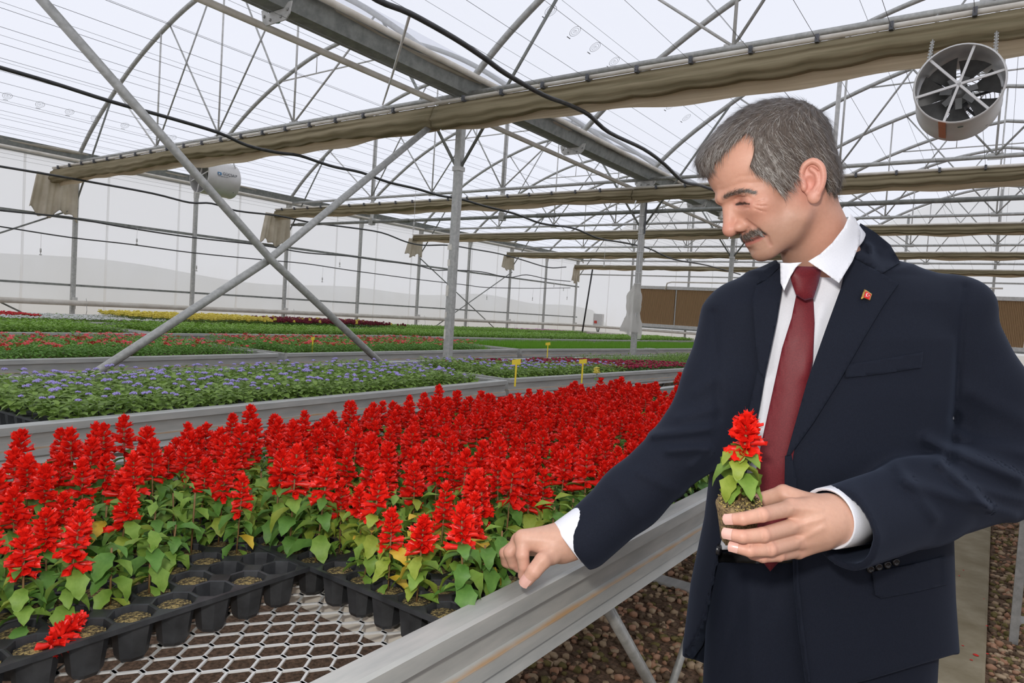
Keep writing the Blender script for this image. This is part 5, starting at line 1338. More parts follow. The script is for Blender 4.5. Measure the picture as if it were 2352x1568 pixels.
def rhand_sd(p):
    d = hand_sd(p, RH, RR, _rw, [.027, .028, .030], _rp)
    x, y = pix(p)
    for a, b, am, sg in (((1205, 1224), (1280, 1222), .0012, 8), ((1215, 1240), (1285, 1240), .0010, 8), ((1238, 1292), (1270, 1262), .0016, 9)): d = d-am*np.exp(-seg_px(x, y, a, b)/(sg*sg))
    for k in range(4): d = d+.0005*np.exp(-seg_px(x, y, (1222+k*3.5, 1304-k*4), (1240+k*3.5, 1312-k*4))/3)
    return d
def box_of(H, extra, pad=.03):
    a = np.array([q for f in H.values() for q in f]+list(extra)); return a.min(0)-pad, a.max(0)+pad
LV, LQ = surf(lhand_sd, *box_of(LH, _lw[1:]), .0016); RV, RQ = surf(rhand_sd, *box_of(RH, _rw[1:]), .0017)
def hand_colour(v, H):
    c = np.tile(np.array([.62, .365, .265]), (len(v), 1))
    for f, pts in H.items():
        for j in (0, 1, 2):
            if f == 'thumb' and j == 0: continue
            m = .5*np.exp(-((v-pts[j])**2).sum(1)/(.011**2)); c = c*(1-m[:, None])+np.array([.66, .27, .20])*m[:, None]
        m = .5*np.exp(-((v-pts[3])**2).sum(1)/(.012**2)); c = c*(1-m[:, None])+np.array([.66, .30, .24])*m[:, None]
    return c
# rest of the body under the clothes: coarse but continuous with neck and wrists
def body_sd(p):
    d = cone(p, Q(1893, 640, 1.20), Q(1890, 760, 1.215), .058, .085)
    d = smin(d, cone(p, Q(1790, 740, 1.215), Q(2090, 740, 1.20), .065, .065), .06)
    d = smin(d, cone(p, Q(1905, 800, 1.215), Q(1885, 1330, 1.22), .105, .10), .06)
    d = smin(d, chain(p, [Q(1710, 770, 1.21), Q(1590, 1010, 1.18), Q(1330, 1222, 1.158)], [.042, .034, .026], .02), .03)
    d = smin(d, chain(p, [Q(2170, 760, 1.19), Q(2300, 1105, 1.14), Q(1925, 1195, .992)], [.042, .036, .027], .02), .03)
    return d
_hip = Q(1885, 1400, 1.22)
def leg_pts(s): return [_hip+np.array([s*.095, 0, .0]), _hip+np.array([s*.10, 0, .005])-ZC*.40, _hip+np.array([s*.105, 0, -.01])-ZC*.80]
BV, BQ = surf(lambda p: smin(smin(body_sd(p), chain(p, leg_pts(-1), [.07, .05, .04], .02), .04), chain(p, leg_pts(1), [.07, .05, .04], .02), .04), [.05, -1.36, -1.42], [1.02, .25, -.9], .014)
v = np.vstack([FV, LV, RV, BV]); q = np.vstack([FQ, LQ+len(FV), RQ+len(FV)+len(LV), BQ+len(FV)+len(LV)+len(RV)])
col = np.vstack([head_colour(FV), hand_colour(LV, LH), hand_colour(RV, RH), np.tile([.6, .36, .26], (len(BV), 1))])
man_part('body', v, q, [SKIN], col=col, label='head and hands, short grey hair side-parted, moustache, head bowed')
# fingernails
NAILM = mat('fingernail', (.66, .37, .31), (.72, .44, .37), .25, sss=.1)
def nail(tip, prev, out, r, name='fingernail'):
    t = tip-prev; t /= np.linalg.norm(t); o = np.array(out, float); o -= t*(o@t); o /= np.linalg.norm(o); s = np.cross(t, o); mb = MB(); v = []; n, m = 6, 5
    for i in range(n):
        for j in range(m):
            u = i/(n-1)-.5; a = (j/(m-1)-.5)*1.9; rr = r*1.06+.0006; ln = r*1.15*(1-.25*(abs(a)/.95)**2*(u > 0))
            v.append(tip+t*(u*2*ln*.75+r*.15)+s*rr*math.sin(a)+o*(rr*math.cos(a)-.5*r*max(0, u)**2))
    f = [(i*m+j, i*m+j+1, (i+1)*m+j+1, (i+1)*m+j) for i in range(n-1) for j in range(m-1)]
    me = MB().add(to_world(v)-ROOT, f).mesh('nail', NAILM, True); return link(name, me, MAN)
for f in ('index', 'middle', 'ring'): nail(LH[f][3], LH[f][2], (-.15, .25, 1), LR[f][3])
nail(RH['thumb'][3], RH['thumb'][2], (-.35, .35, .9), RR['thumb'][3])
# ------------------------------------------------------------------ suit
def prof(p, rows, n=2.4):
    """solid with a super-elliptic section that changes with height; rows: (py, centre px, half width px, depth, half depth) measured at the row's depth"""
    R_ = np.array([(Q(r[1], r[0], r[3])[1], Q(r[1], r[0], r[3])[0], r[2]/F_PX*r[3], r[3], r[4]) for r in rows])[::-1]
    b = p[:, 1]; a0 = np.interp(b, R_[:, 0], R_[:, 1]); A = np.interp(b, R_[:, 0], R_[:, 2]); d0 = np.interp(b, R_[:, 0], R_[:, 3]); B_ = np.interp(b, R_[:, 0], R_[:, 4])
    k = (np.abs((p[:, 0]-a0)/A)**n+np.abs((-p[:, 2]-d0)/B_)**n)**(1/n); d = (k-1)*np.minimum(A, B_)
    return np.maximum(d, np.maximum(b-R_[-1, 0], R_[0, 0]-b))
TORSO = [(640, 1890, 150, 1.205, .085), (700, 1905, 245, 1.21, .105), (780, 1925, 268, 1.215, .125), (900, 1925, 262, 1.215, .130), (1050, 1905, 262, 1.215, .128), (1200, 1893, 268, 1.22, .126), (1350, 1880, 287, 1.22, .126), (1500, 1876, 302, 1.22, .128), (1640, 1874, 306, 1.22, .130)]
SH_R, EL_R, WR_R = Q(1698, 742, 1.205), Q(1588, 1012, 1.175), Q(1342, 1238, 1.158)
SH_L, EL_L, WR_L = Q(2178, 742, 1.185), Q(2308, 1095, 1.135), Q(1932, 1212, .990)
FOLDS = [((2130, 1010), (2345, 1100), .014, 15), ((2160, 1065), (2270, 1165), .012, 13), ((2080, 1105), (2330, 1185), .010, 16), ((2200, 1000), (2350, 1040), .008, 16), ((2060, 1070), (2150, 1190), .005, 14), ((2240, 1120), (2350, 1150), .006, 12), ((1960, 1130), (2010, 1230), .004, 18), ((2230, 900), (2340, 960), .006, 22),
         ((1500, 1000), (1628, 985), .010, 11), ((1535, 1035), (1630, 1030), .010, 11), ((1470, 1085), (1560, 1130), .005, 13), ((1560, 960), (1640, 940), .005, 12), ((1420, 1120), (1470, 1190), .004, 16), ((1600, 900), (1640, 870), .005, 14), ((1590, 1070), (1625, 1040), .006, 10),
         ((2215, 660), (2190, 960), -.005, 10), ((2195, 960), (2180, 1080), -.006, 12), ((1640, 720), (1650, 960), -.004, 10)]
def coat_sd(p):
    d = prof(p, TORSO)
    d = smin(d, cone(p, Q(1905, 640, 1.20), Q(2150, 705, 1.185), .062, .056), .04)
    d = smin(d, cone(p, Q(1850, 650, 1.20), Q(1715, 715, 1.205), .060, .054), .04)
    d = smin(d, ell(p, Q(2205, 705, 1.185), (.050, .050, .060)), .03)
    r = chain(p, [SH_R, Q(1655, 880, 1.195), EL_R, Q(1450, 1140, 1.165), WR_R], [.066, .062, .056, .052, .0500], .02)
    l = chain(p, [SH_L, Q(2256, 900, 1.165), EL_L, Q(2110, 1152, 1.06), WR_L], [.067, .066, .064, .064, .0605], .02)
    d = smin(d, r, .028); d = smin(d, l, .016)
    x, y = pix(p)
    for a, b, am, sg in FOLDS: d = d-am*np.exp(-seg_px(x, y, a, b)/(sg*sg))
    return d
OPEN = [(1792, 560), (1790, 640), (1778, 720), (1762, 800), (1748, 870), (1724, 960), (1706, 1040), (1690, 1112), (1670, 1190), (1651, 1262), (1636, 1340), (1618, 1420), (1594, 1474), (1572, 1505), (1570, 1640), (1856, 1700), (1850, 1568), (1833, 1440), (1822, 1330), (1817, 1200), (1816, 1100), (1818, 1042), (1832, 985), (1862, 880), (1905, 760), (1946, 650), (1962, 590), (1970, 560)]
def jacket_sd(p):
    d = coat_sd(p); x, y = pix(p)
    sh = smax(d, -(d+.010), .002)                                    # a shell of cloth
    o = poly_sd(x, y, OPEN)*.00075; front = (-p[:, 2])-1.235
    sh = smax(sh, -np.maximum(o, front), .003)                       # the open front
    ne = cone(p, Q(1890, 560, 1.19), Q(1878, 655, 1.165), .074, .066); sh = smax(sh, -ne, .006)    # neck hole
    # sleeve ends
    for E_, W_, cut in ((EL_R, WR_R, -.024), (EL_L, WR_L, -.004)):
        t = (W_-E_)/np.linalg.norm(W_-E_) if W_ is WR_L else (Q(1258, 1304, 1.155)-Q(1342, 1238, 1.158))/np.linalg.norm(Q(1258, 1304, 1.155)-Q(1342, 1238, 1.158)); near = np.sqrt(((p-W_)**2).sum(1)) < .13
        sh = np.where(near, smax(sh, (p-W_)@t+cut, .002), sh)
    hem = y-np.interp(x, [1560, 1600, 1700, 1830, 2000, 2190], [1506, 1516, 1560, 1600, 1560, 1503]); sh = smax(sh, hem*.00075, .004)
    return sh
JV, JQ = surf(jacket_sd, Q(1260, 1640, 1.22)-np.array([0, 0, .16]), np.array([1.0, .215, -.90]), .0036)
JACKET = man_part('suit_jacket', JV, JQ, [SUIT])
def shirt_sd(p):
    d = prof(p, [(a, b, c-14, e, f-.013) for a, b, c, e, f in TORSO[:8]])
    d = smin(d, cone(p, Q(1880, 640, 1.19), Q(1890, 700, 1.20), .062, .075), .03); d = smin(d, cone(p, Q(1914, 612, 1.185), Q(1905, 690, 1.20), .066, .082), .02); x, y = pix(p)
    for a, b, am, sg in (((1760, 870), (1735, 1080), .004, 9), ((1890, 700), (1850, 860), .004, 10), ((1775, 760), (1760, 860), -.003, 8)): d = d-am*np.exp(-seg_px(x, y, a, b)/(sg*sg))
    d = smax(d, cone(p, Q(1893, 560, 1.19), Q(1893, 590, 1.19), .02, .02)*-1, .002)
    return np.maximum(d, (y-1262)*.00075)
SV, SQ = surf(shirt_sd, Q(1600, 1330, 1.22)-np.array([0, 0, .15]), np.array([.86, .14, -1.02]), .0055)
SHIRT_O = man_part('shirt', SV, SQ, [SHIRT])
def trous_sd(p):
    d = prof(p, [(1235, 1885, 228, 1.22, .104), (1280, 1885, 232, 1.22, .105), (1400, 1882, 240, 1.22, .108), (1560, 1878, 246, 1.22, .112), (1620, 1878, 246, 1.22, .112)], 2.2)
    for s in (-1, 1):
        h, k, a = leg_pts(s); d = smin(d, chain(p, [h+ZC*.02, k, a-ZC*.14], [.100, .088, .080], .03), .02)
    x, y = pix(p); 
    for a, b, am, sg in (((1725, 1330), (1730, 1568), .005, 12), ((1790, 1310), (1760, 1420), -.004, 10), ((1700, 1400), (1650, 1560), -.004, 12)): d = d-am*np.exp(-seg_px(x, y, a, b)/(sg*sg))
    foot = (p-to_frame_floor)@ZC
    return np.maximum(d, .075-foot)
to_frame_floor = (ROOT-CAM)@CB.T
PV, PQ = surf(trous_sd, [.22, -1.42, -1.46], [.78, -.33, -.98], .0085)
man_part('trousers', PV, PQ, [SUIT])
for s in (-1, 1):
    h, k, a = leg_pts(s); base = a-ZC*((a-to_frame_floor)@ZC); fwd = np.array([-.25, 0, 1.]); fwd -= ZC*(fwd@ZC); fwd /= np.linalg.norm(fwd)
    def shoe(p, b=base, fw=fwd):
        e = p-b; u = e@fw; s_ = e@np.cross(ZC, fw); z = e@ZC
        d = ell(np.stack([u-.05, s_, z-.03], 1), (0, 0, 0), (.145, .048, .05)); d = smin(d, ell(np.stack([u+.01, s_, z-.07], 1), (0, 0, 0), (.06, .042, .05)), .03)
        return np.maximum(d, .002-z)
    c = base+fwd*.05; V_, Q_ = surf(shoe, c-.22, c+.22, .007); man_part('shoe', V_, Q_, [LEATH])
# ---- flat cloth pieces laid on the suit and shirt
def bvh_of(vs, qs): return BVHTree.FromPolygons([tuple(x) for x in vs], [tuple(int(i) for i in f) for f in qs])
BJ = bvh_of(JV, JQ); BS = bvh_of(SV, SQ); BP = bvh_of(PV, PQ); CV, CQ = surf(coat_sd, Q(1600, 1100, 1.22)-np.array([0, 0, .16]), np.array([.95, .215, -.90]), .008); BC = bvh_of(CV, CQ)
def patch(name, poly, m, off, th, trees=None, depth=None, parent=None, step=9, label=None, bulge=0.0, mats=None):
    """outline in photo pixels, cut into a fine grid, laid on the surface below (or given depths) and thickened"""
    bm = bmesh.new(); vs = [bm.verts.new((x, y, 0)) for x, y in poly]; bm.faces.new(vs)
    xs_ = [p[0] for p in poly]; ys_ = [p[1] for p in poly]
    for ax, (lo, hi) in enumerate(((min(xs_), max(xs_)), (min(ys_), max(ys_)))):
        t = lo+step
        while t < hi-1:
            no = [0, 0, 0]; no[ax] = 1; co = [0, 0, 0]; co[ax] = t
            bmesh.ops.bisect_plane(bm, geom=bm.verts[:]+bm.edges[:]+bm.faces[:], plane_co=co, plane_no=no); t += step
    bmesh.ops.triangulate(bm, faces=bm.faces[:]); bm.verts.index_update(); bm.verts.ensure_lookup_table()
    pv = np.array([(q.co.x, q.co.y) for q in bm.verts]); T_ = np.array([[w.index for w in f.verts] for f in bm.faces])
    be = [(e.verts[0].index, e.verts[1].index) for e in bm.edges if e.is_boundary]; bm.free()
    if depth is not None:
        dp = np.array([d for d in depth], float); D = np.sqrt(((pv[:, None]-np.array(poly)[None])**2).sum(2))+.5; w = 1/D**2; dd = (w*dp).sum(1)/w.sum(1)
    else:
        dd = np.full(len(pv), np.nan)
        for i, (x, y) in enumerate(pv):
            r = Vector(Q(x, y, 1.0)); best = 9
            for tr in trees:
                h = tr.ray_cast(Vector((0, 0, 0)), r.normalized())
                if h[0] is not None: best = min(best, -h[0].z)
            if best < 9: dd[i] = best
        ok = ~np.isnan(dd); D = ((pv[:, None]-pv[ok][None])**2).sum(2)
        if not ok.all(): dd[~ok] = dd[ok][D.argmin(1)][~ok]
        for _ in range(3):       # even out steps
            acc = dd.copy(); cn = np.ones(len(dd))
            for a, b in ((0, 1), (1, 2), (2, 0)):
                np.add.at(acc, T_[:, a], dd[T_[:, b]]); np.add.at(cn, T_[:, a], 1); np.add.at(acc, T_[:, b], dd[T_[:, a]]); np.add.at(cn, T_[:, b], 1)
            dd = np.minimum(dd, acc/cn)
    if bulge:
        sdv = -poly_sd(pv[:, 0], pv[:, 1], poly); dd = dd-bulge*np.clip(sdv/25, 0, 1)**.6
    f_ = np.array([Q(x, y, 1.0) for x, y in pv]); top = f_*(dd-off)[:, None]; bot = f_*(dd-off+th)[:, None]; n = len(pv)
    side = [(a, b, n+b, n+a) for a, b in be]; ta = [tuple(t) for t in T_]
    # face the viewer
    a, b, c = top[T_[0, 0]], top[T_[0, 1]], top[T_[0, 2]]
    if np.cross(b-a, c-a)@(-a) < 0: ta = [t[::-1] for t in ta]
    me = MB().add(to_world(np.vstack([top, bot]))-ROOT, ta+[tuple(n+i for i in t[::-1]) for t in ta]+side).mesh(name, m)
    bm = bmesh.new(); bm.from_mesh(me); bmesh.ops.recalc_face_normals(bm, faces=bm.faces[:]); bm.to_mesh(me); bm.free()
    for p_ in me.polygons: p_.use_smooth = len(p_.vertices) == 3
    return link(name, me, parent or MAN, label=label)
def densify(poly, s=14):
    out = []
    for i in range(len(poly)):
        a, b = np.array(poly[i], float), np.array(poly[(i+1) % len(poly)], float); n = max(1, int(np.linalg.norm(b-a)/s))
        out += [tuple(a+(b-a)*k/n) for k in range(n)]
    return out
patch('lapel', densify([(1950, 585), (2028, 629), (2064, 651), (2030, 700), (1985, 775), (1930, 872), (1870, 968), (1816, 1044), (1806, 1046), (1823, 985), (1853, 879), (1895, 760), (1931, 662), (1945, 600)]), SUIT, .008, .007, [BC, BS], parent=JACKET)
patch('collar', densify([(1958, 560), (1976, 512), (2010, 533), (2045, 562), (2068, 602), (2026, 628), (1985, 604), (1951, 586)]), SUIT, .010, .008, [BC, BS], parent=JACKET)
patch('lapel', densify([(1794, 612), (1797, 660), (1785, 735), (1770, 805), (1756, 868), (1742, 850), (1733, 760), (1728, 690), (1738, 655), (1764, 640)]), SUIT, .008, .007, [BC, BS], parent=JACKET)
patch('collar', densify([(1790, 604), (1791, 612), (1764, 640), (1738, 652), (1748, 626), (1770, 610)]), SUIT, .010, .008, [BC, BS], parent=JACKET)
patch('breast_pocket', densify([(1941, 838), (2030, 824), (2121, 808), (2117, 844), (2030, 858), (1942, 868)]), SUIT, .0035, .003, [BJ], parent=JACKET)
patch('pocket_flap', densify([(2003, 1313), (2090, 1297), (2172, 1276), (2174, 1342), (2100, 1360), (2024, 1374), (2010, 1366)]), SUIT, .0045, .004, [BJ], parent=JACKET)
patch('belt', densify([(1650, 1268), (1740, 1272), (1830, 1270), (1830, 1292), (1740, 1294), (1650, 1290)]), LEATH, .003, .004, [BP])
patch('front_edge', densify([(1760, 850), (1742, 950), (1726, 1036), (1709, 1112), (1690, 1190), (1671, 1262), (1656, 1340), (1638, 1420), (1613, 1484), (1590, 1514), (1572, 1498), (1596, 1464), (1616, 1408), (1634, 1333), (1648, 1258), (1667, 1186), (1687, 1106), (1703, 1030), (1720, 944), (1740, 850)]), SUIT, .006, .008, [BC, BJ], parent=JACKET)
patch('front_edge', densify([(1803, 1046), (1818, 1044), (1830, 1100), (1830, 1200), (1835, 1330), (1846, 1440), (1862, 1566), (1842, 1568), (1821, 1440), (1809, 1330), (1804, 1200), (1802, 1100)]), SUIT, .006, .008, [BC, BJ], parent=JACKET)
def button(px, py, r, par, tr):
    h = tr.ray_cast(Vector((0, 0, 0)), Vector(Q(px, py, 1.0)).normalized()); d = -h[0].z if h[0] is not None else 1.08
    ax = (-FW if h[1] is None else (np.array(h[1]) if h[1].dot(Vector(Q(px, py, 1))) < 0 else -np.array(h[1]))@CB); c = to_world(Q(px, py, d))-ROOT
    link('button', MB().lathe([(.0, .0035), (r*.55, .003), (r*.8, .0042), (r, .003), (r, -.002)], 14, c, ax).mesh('button', BTN, True), par)
for px, py in ((1998, 1306), (2017, 1301), (2037, 1296), (2056, 1290)): button(px, py, .0062, JACKET, BJ)
button(1650, 1262, .0095, JACKET, BJ)
# shirt collar, tie
CA = np.array([-.59, .80, .12]); CA /= np.linalg.norm(CA); CC = Q(1880, 550, 1.165)
link('collar_stand', MB().lathe([(.058, -.002), (.0605, .0), (.063, -.004), (.065, -.030), (.061, -.034)], 40, to_world(CC)-ROOT, CA@CB).mesh('collar_stand', SHIRT, True), SHIRT_O)
def collar_depth(poly): return [1.168-math.sqrt(max(0, .083**2-(((x-1885)*.00074))**2))-.020*max(0, (y-540)/100)-.016 for x, y in poly]
_c = densify([(1856, 600), (1884, 583), (1912, 557), (1938, 523), (1953, 490), (1966, 503), (1976, 530), (1972, 565), (1958, 600), (1927, 650), (1893, 625)], 10)
patch('collar_leaf', _c, SHIRT, .003, .004, depth=collar_depth(_c), parent=SHIRT_O, step=7)
_c = densify([(1792, 603), (1812, 604), (1842, 602), (1828, 614), (1814, 638), (1801, 668), (1793, 650)], 10)
patch('collar_leaf', _c, SHIRT, .003, .004, depth=collar_depth(_c), parent=SHIRT_O, step=7)
TIE_O = patch('necktie', densify([(1829, 676), (1868, 683), (1871, 740), (1867, 830), (1853, 920), (1832, 1020), (1815, 1110), (1812, 1180), (1816, 1262), (1769, 1312), (1722, 1252), (1722, 1180), (1731, 1110), (1748, 1020), (1772, 910), (1796, 800), (1818, 730)]), TIE, .010, .007, [BS, BP], bulge=.004, label='wine-red tie blade')
patch('tie_knot', densify([(1811, 616), (1830, 611), (1868, 612), (1887, 620), (1880, 650), (1869, 684), (1849, 690), (1828, 677), (1817, 645)], 8), TIE, .012, .014, depth=[1.098]*len(densify([(1811, 616), (1830, 611), (1868, 612), (1887, 620), (1880, 650), (1869, 684), (1849, 690), (1828, 677), (1817, 645)], 8)), bulge=.008, parent=TIE_O)
# cuffs
def cuff(E_, W_, r0, r1, s0, s1, squash=1.0):
    t = (E_-W_)/np.linalg.norm(E_-W_); o = W_; mb = MB()
    mb.lathe([(r0*.90, s0+.004), (r0*.985, s0-.0005), (r0, s0), (r0*1.01, s0+.002), (r1, s1), (r1*.93, s1)], 36, to_world(o)-ROOT, t@CB); return link('shirt_cuff', mb.mesh('cuff', SHIRT, True), MAN)
_a = Q(1303, 1246, 1.152); cuff(_a+(Q(1303+85, 1246-66, 1.158)-_a), _a, .0390, .037, .0, .075); _a = Q(1900, 1190, .986); cuff(_a+(Q(1990, 1172, 1.03)-_a), _a, .0435, .047, .0, .075)
# lapel pin: a small red flag with crescent and star
GOLD = mat('gold', (.55, .33, .09), (.7, .45, .15), .3, .9); PRED = mat('enamel_red', (.62, .02, .025), (.68, .03, .03), .25)
PIN = patch('lapel_pin', [(1977, 686), (1985, 664), (1990, 666), (2003, 675), (1998, 690), (1984, 684), (1980, 688)], GOLD, .0150, .003, [BJ], label='tiny gold-edged red flag pin with white crescent and star', step=6)
patch('enamel', [(1984, 682), (1989, 668), (2001, 676), (1996.5, 688)], PRED, .0156, .0006, [BJ], parent=PIN, step=6)
cr = [(1992.3+4.0*math.cos(a)*.9, 677.3+4.0*math.sin(a)) for a in np.linspace(.7, 5.6, 14)]+[(1993.4+3.0*math.cos(a)*.9, 677.6+3.0*math.sin(a)) for a in np.linspace(5.4, .9, 12)]
patch('crescent', cr, WHT, .0162, .0005, [BJ], parent=PIN, step=30)
stp = [(1996.3+(1.7 if k % 2 == 0 else .75)*math.cos(k*math.pi/5+.3), 678.7+(1.7 if k % 2 == 0 else .75)*math.sin(k*math.pi/5+.3)) for k in range(10)]
patch('star', stp, WHT, .0162, .0005, [BJ], parent=PIN, step=30)

# ------------------------------------------------------------------ hair
HAIRP = [(1596, 404), (1624, 402), (1641, 374), (1666, 347), (1692, 322), (1716, 304), (1729, 313), (1733, 336), (1728, 362), (1722, 384), (1740, 401), (1766, 413), (1781, 430), (1796, 444), (1814, 432), (1829, 410), (1836, 386), (1848, 374), (1880, 374), (1892, 392), (1893, 428), (1903, 452), (1925, 462), (1945, 452), (1990, 190), (1780, 170), (1590, 210)]
def hair_sd(p):
    q = to_head(p); q[:, 1] = np.abs(q[:, 1]); 
    d = ell(q, (-.012, 0, .054), (.1055, .083, .0835)); d = smin(d, ell(q, (-.050, 0, -.004), (.0575, .0675, .062)), .02)
    d = smin(d, ell(q, (.066, .0, .082), (.030, .046, .026)), .022)
    d = smin(d, ell(q, (.010, .066, .010), (.034, .012, .045)), .015)
    m = HC+q@HR; x, y = pix(m); d = smax(d, poly_sd(x, y, HAIRP)*.00072, .004)
    d = d+.0012*np.sin(q[:, 0]*260+q[:, 2]*170)*np.sin(q[:, 2]*210-q[:, 0]*90)
    return d
HV, HQ = surf(hair_sd, from_head([0, 0, .03])-np.array([.16, .16, .11]), from_head([0, 0, .03])+np.array([.16, .16, .11]), .0026)
HAIR = man_part('hair', HV, HQ, [HAIR_D], label='short brown hair gone grey')
def strands(name, pts, dirs, nrm, length, width, lift, mats, pick, parent, curl=.25):
    """thin ribbons of hair lying along a surface"""
    n = len(pts); segs = 3; V = []; F_ = []; MI = []
    side = np.cross(dirs, nrm); side /= np.linalg.norm(side, axis=1)[:, None]+1e-9
    for i in range(n):
        L_ = length*rng.uniform(.6, 1.25); w = width*rng.uniform(.7, 1.2); b = len(V)
        for s in range(segs+1):
            t = s/segs; c = pts[i]+dirs[i]*L_*t+nrm[i]*(lift[i]*math.sin(min(1, t*1.1)*2.2)-.0006)+side[i]*curl*L_*t*t*CU[i % 997]
            ww = w*(1-t*.85); V += [c-side[i]*ww, c+side[i]*ww]
        for s in range(segs): k = b+2*s; F_.append((k, k+1, k+3, k+2)); MI.append(pick(i))
    mb = MB(); mb.add(to_world(np.array(V))-ROOT, F_); mb.mi = MI; return link(name, mb.mesh(name, mats, True), parent)
CU = rng.uniform(-1, 1, 997)
def grad(sdf, p, e=.0015):
    g = np.stack([sdf(p+np.eye(3)[i]*e)-sdf(p-np.eye(3)[i]*e) for i in range(3)], 1); return g/(np.linalg.norm(g, axis=1)[:, None]+1e-9)
NH = 30000
sel = rng.choice(len(HV), NH); hp = HV[sel]+rng.normal(0, .0012, (NH, 3)); hn = grad(hair_sd, hp); hq = to_head(hp)
keep = np.ones(NH, bool)
top = np.clip((hq[:, 2]-.055)/.05, 0, 1)[:, None]; fr = np.clip((hq[:, 0]-.03)/.05, 0, 1)[:, None]; sd = np.sign(hq[:, 1])[:, None]
loc_d = (1-top)*np.array([-.25, 0, -1.0])+top*np.array([.85, 0, -.25])+fr*np.array([.35, 0, -.55])+top*.35*np.concatenate([0*sd, -np.ones_like(sd)*.2, 0*sd], 1)
loc_d = loc_d+rng.normal(0, .15, loc_d.shape); hd = loc_d@HR; hd -= hn*(hd*hn).sum(1)[:, None]; hd /= np.linalg.norm(hd, axis=1)[:, None]
grey = np.clip(.30+.45*np.clip((hq[:, 0]-.0)/.08, 0, 1)+.30*np.clip((.03-hq[:, 2])/.05, 0, 1)*(hq[:, 0] > -.05)-.35*np.clip((hq[:, 2]-.10)/.03, 0, 1)*(hq[:, 0] < .03)-.25*(hq[:, 0] < -.07), .08, .85)
u_ = rng.random(NH); tone = np.where(u_ < grey*.45, 2, np.where(u_ < grey*1.15, 1, 0))
strands('hair_strands', hp, hd, hn, .022, .00026, rng.uniform(.0003, .0015, NH), [HAIR_D, HAIR_M, HAIR_L], lambda i: int(tone[i]), HAIR)
# moustache and eyebrows on both sides
def tuft(name, line, n, length, width, spread, dirf, lab, probs, lo=.0):
    pts, dirs = [], []
    L_ = spline(line, 8)
    for s in (1, -1):
        for _ in range(n):
            t = rng.random(); i = min(int(t*(len(L_)-1)), len(L_)-2); c = L_[i]+(L_[i+1]-L_[i])*rng.random()
            sp = np.interp(t, np.linspace(0, 1, len(spread)), spread); c = c+np.array([0, 0, rng.normal(0, sp)]); g = c*np.array([1, s, 1]); pts.append(g); d_ = np.array(dirf(t))+rng.normal(0, .2, 3); dirs.append(d_*np.array([1, s, 1]))
    p = from_head(np.array(pts))
    for _ in range(4): dsd = head_sd(p); p = p-grad(head_sd, p)*dsd[:, None]
    nn = grad(head_sd, p); d = np.array(dirs)@HR; d -= nn*(d*nn).sum(1)[:, None]*.9; d /= np.linalg.norm(d, axis=1)[:, None]
    u = rng.random(len(p)); tn = np.where(u < probs[0], 0, np.where(u < probs[0]+probs[1], 1, 2))
    o = strands(name, p, d, nn, length, width, np.full(len(p), .0012)+rng.uniform(0, .0012, len(p)), [HAIR_D, HAIR_M, HAIR_L], lambda i: int(tn[i]), MAN, .2)
    if lab: o['label'] = lab
tuft('moustache', MUST, 900, .0062, .00030, [.0030, .0034, .0034, .0032, .0022], lambda t: (-.3, .35+.5*t, -.9), 'short dark moustache with grey hairs', (.62, .25))
tuft('eyebrow', BROWL, 420, .0065, .00026, [.0014, .0022, .0022, .0018, .0010], lambda t: (-.6, .8, .25-.5*t), None, (.72, .22))
# lashes line and eye
for s in (1, -1):
    c = from_head(np.array([.0550, .0318*s, -.0045])); me = MB().lathe([(.0118*math.sin(a), -.0118*math.cos(a)) for a in np.linspace(.01, 3.13, 12)], 18, to_world(c)-ROOT, (HX@CB)).mesh('eyeball', EYEM, True); link('eyeball', me, MAN)

# ------------------------------------------------------------------ held plant
RB0, RB1 = P(1697, 1153, .972), P(1690, 1246, .985); axd = (RB0-RB1)/np.linalg.norm(RB0-RB1)
HELD = thing('potted_salvia', 'small scarlet salvia with bare root ball held in the man\'s hand', 'plant', RB1)
ROOTM = mat('root_plug', (.10, .062, .034), (.34, .24, .11), .95, 0, 260, .8, detail=3, dist=.004, lo=.35, hi=.62)
H_ = np.linalg.norm(RB0-RB1); r_ = np.random.default_rng(3); pr = [(.0, 0), (.017, 0), (.0215, .004), (.0255, H_*.45), (.0305, H_*.88), (.0318, H_*.97), (.028, H_*1.0), (.012, H_*1.03), (0, H_*1.03)]
mb = MB().lathe(pr, 28, (0, 0, 0), axd); vv = np.concatenate(mb.v); vv += r_.normal(0, .0007, vv.shape); mb.v = [vv]; link('root_ball', mb.mesh('root_ball', ROOTM, True), HELD)
cr = []
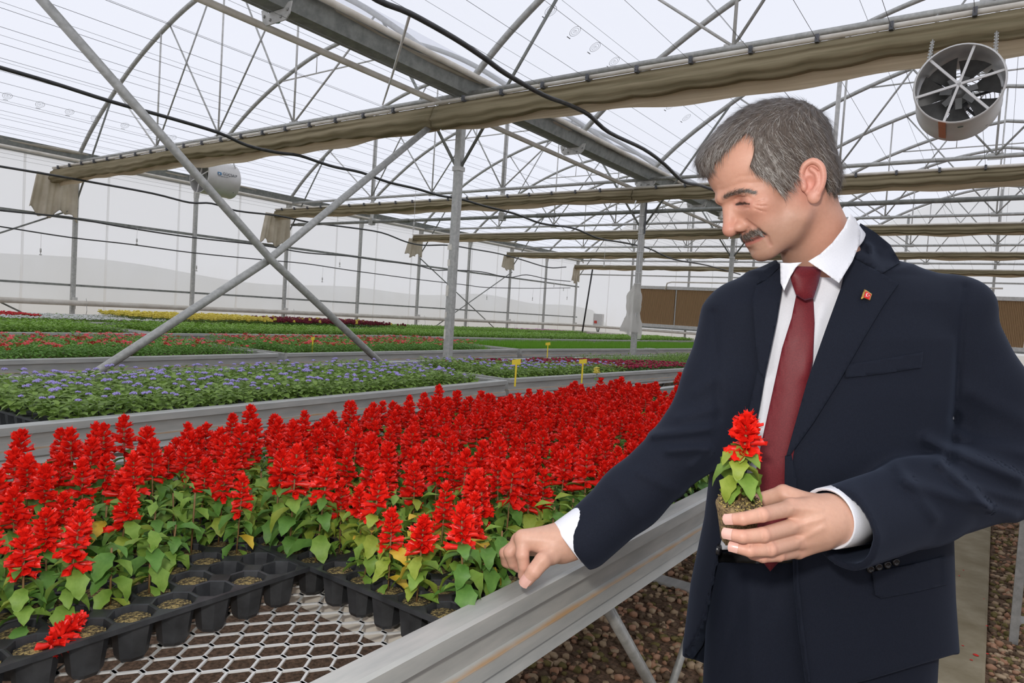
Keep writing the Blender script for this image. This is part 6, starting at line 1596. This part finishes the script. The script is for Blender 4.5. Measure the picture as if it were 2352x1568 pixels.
for i in range(420):
    a = r_.uniform(0, 6.28); q = .031*math.sqrt(r_.random()); x = np.cross(axd, (1, 0, 0)); x /= np.linalg.norm(x); y = np.cross(axd, x); s = r_.uniform(.0008, .0022)
    cr.append((int(r_.integers(0, 8)), *(x*q*math.cos(a)+y*q*math.sin(a)+axd*(H_*1.02+r_.uniform(-.001, .002)*1)), r_.uniform(0, 6.28), s))
CRM = [mat('crumb_gold', (.30, .22, .06), (.50, .38, .14), .6, 0, 200), mat('crumb_dark', (.03, .022, .012), (.07, .05, .025), .9, 0, 200)]
CP_ = []
for i in range(8): q = TM(); q.add(PEB[i].v, PEB[i].t, i % 2); CP_.append(q)
o = join('soil_crumbs', CP_, cr, CRM, 'soil crumbs', 'soil'); del o['category']; del o['label']; o.parent = HELD
st_, lv_, fl_ = salvia_recipe(4242); SCL = .72; base = (RB0-RB1)*1.02
PL = bpy.data.objects.new('shoot', None)
q = tubeTM(st_, .0030, 7); stem = link('stem', tri_mesh('stem', q.v, q.t, q.m, [STEM]), HELD, base); stem.scale = (SCL,)*3; stem.rotation_euler = (.0, -.05, .4)
Rm = Matrix.Translation(base)@stem.rotation_euler.to_matrix().to_4x4()@Matrix.Diagonal((SCL, SCL, SCL, 1))
rr = random.Random(12)
for n_ in range(20):
    i = n_//2; z = .016+.0070*n_*.75; sgn = math.pi*(n_ % 2); k = [0, 1, 0, 4, 0, 1, 4][n_ % 7]; sc_ = [1.0, 1.15, 1.3, 1.45, 1.5, 1.45, 1.35, 1.15, 1.0, .85][min(9, n_//2)]
    Mx = T(0, 0, min(z, .112), rz=i*1.25+sgn+rr.uniform(-.3, .3), ry=rr.uniform(-.15, .35), rx=rr.uniform(-.25, .25), s=sc_)
    x = link('leaf', leaf_obj_mesh(k, rr.choice([2, 2, 3, 3, 2])), HELD); x.matrix_local = Rm@Matrix(Mx.tolist())
sp = link('flower_spike', tri_mesh('axis', *(lambda q: (q.v, q.t, q.m))(tubeTM([st_[2], st_[3]], .002, 5)), [RED]), HELD); sp.matrix_local = Rm
for k, Mx in fl_: x = link('floret', FLOR_ME[k], sp); setM(x, Mx@T(s=1.45))
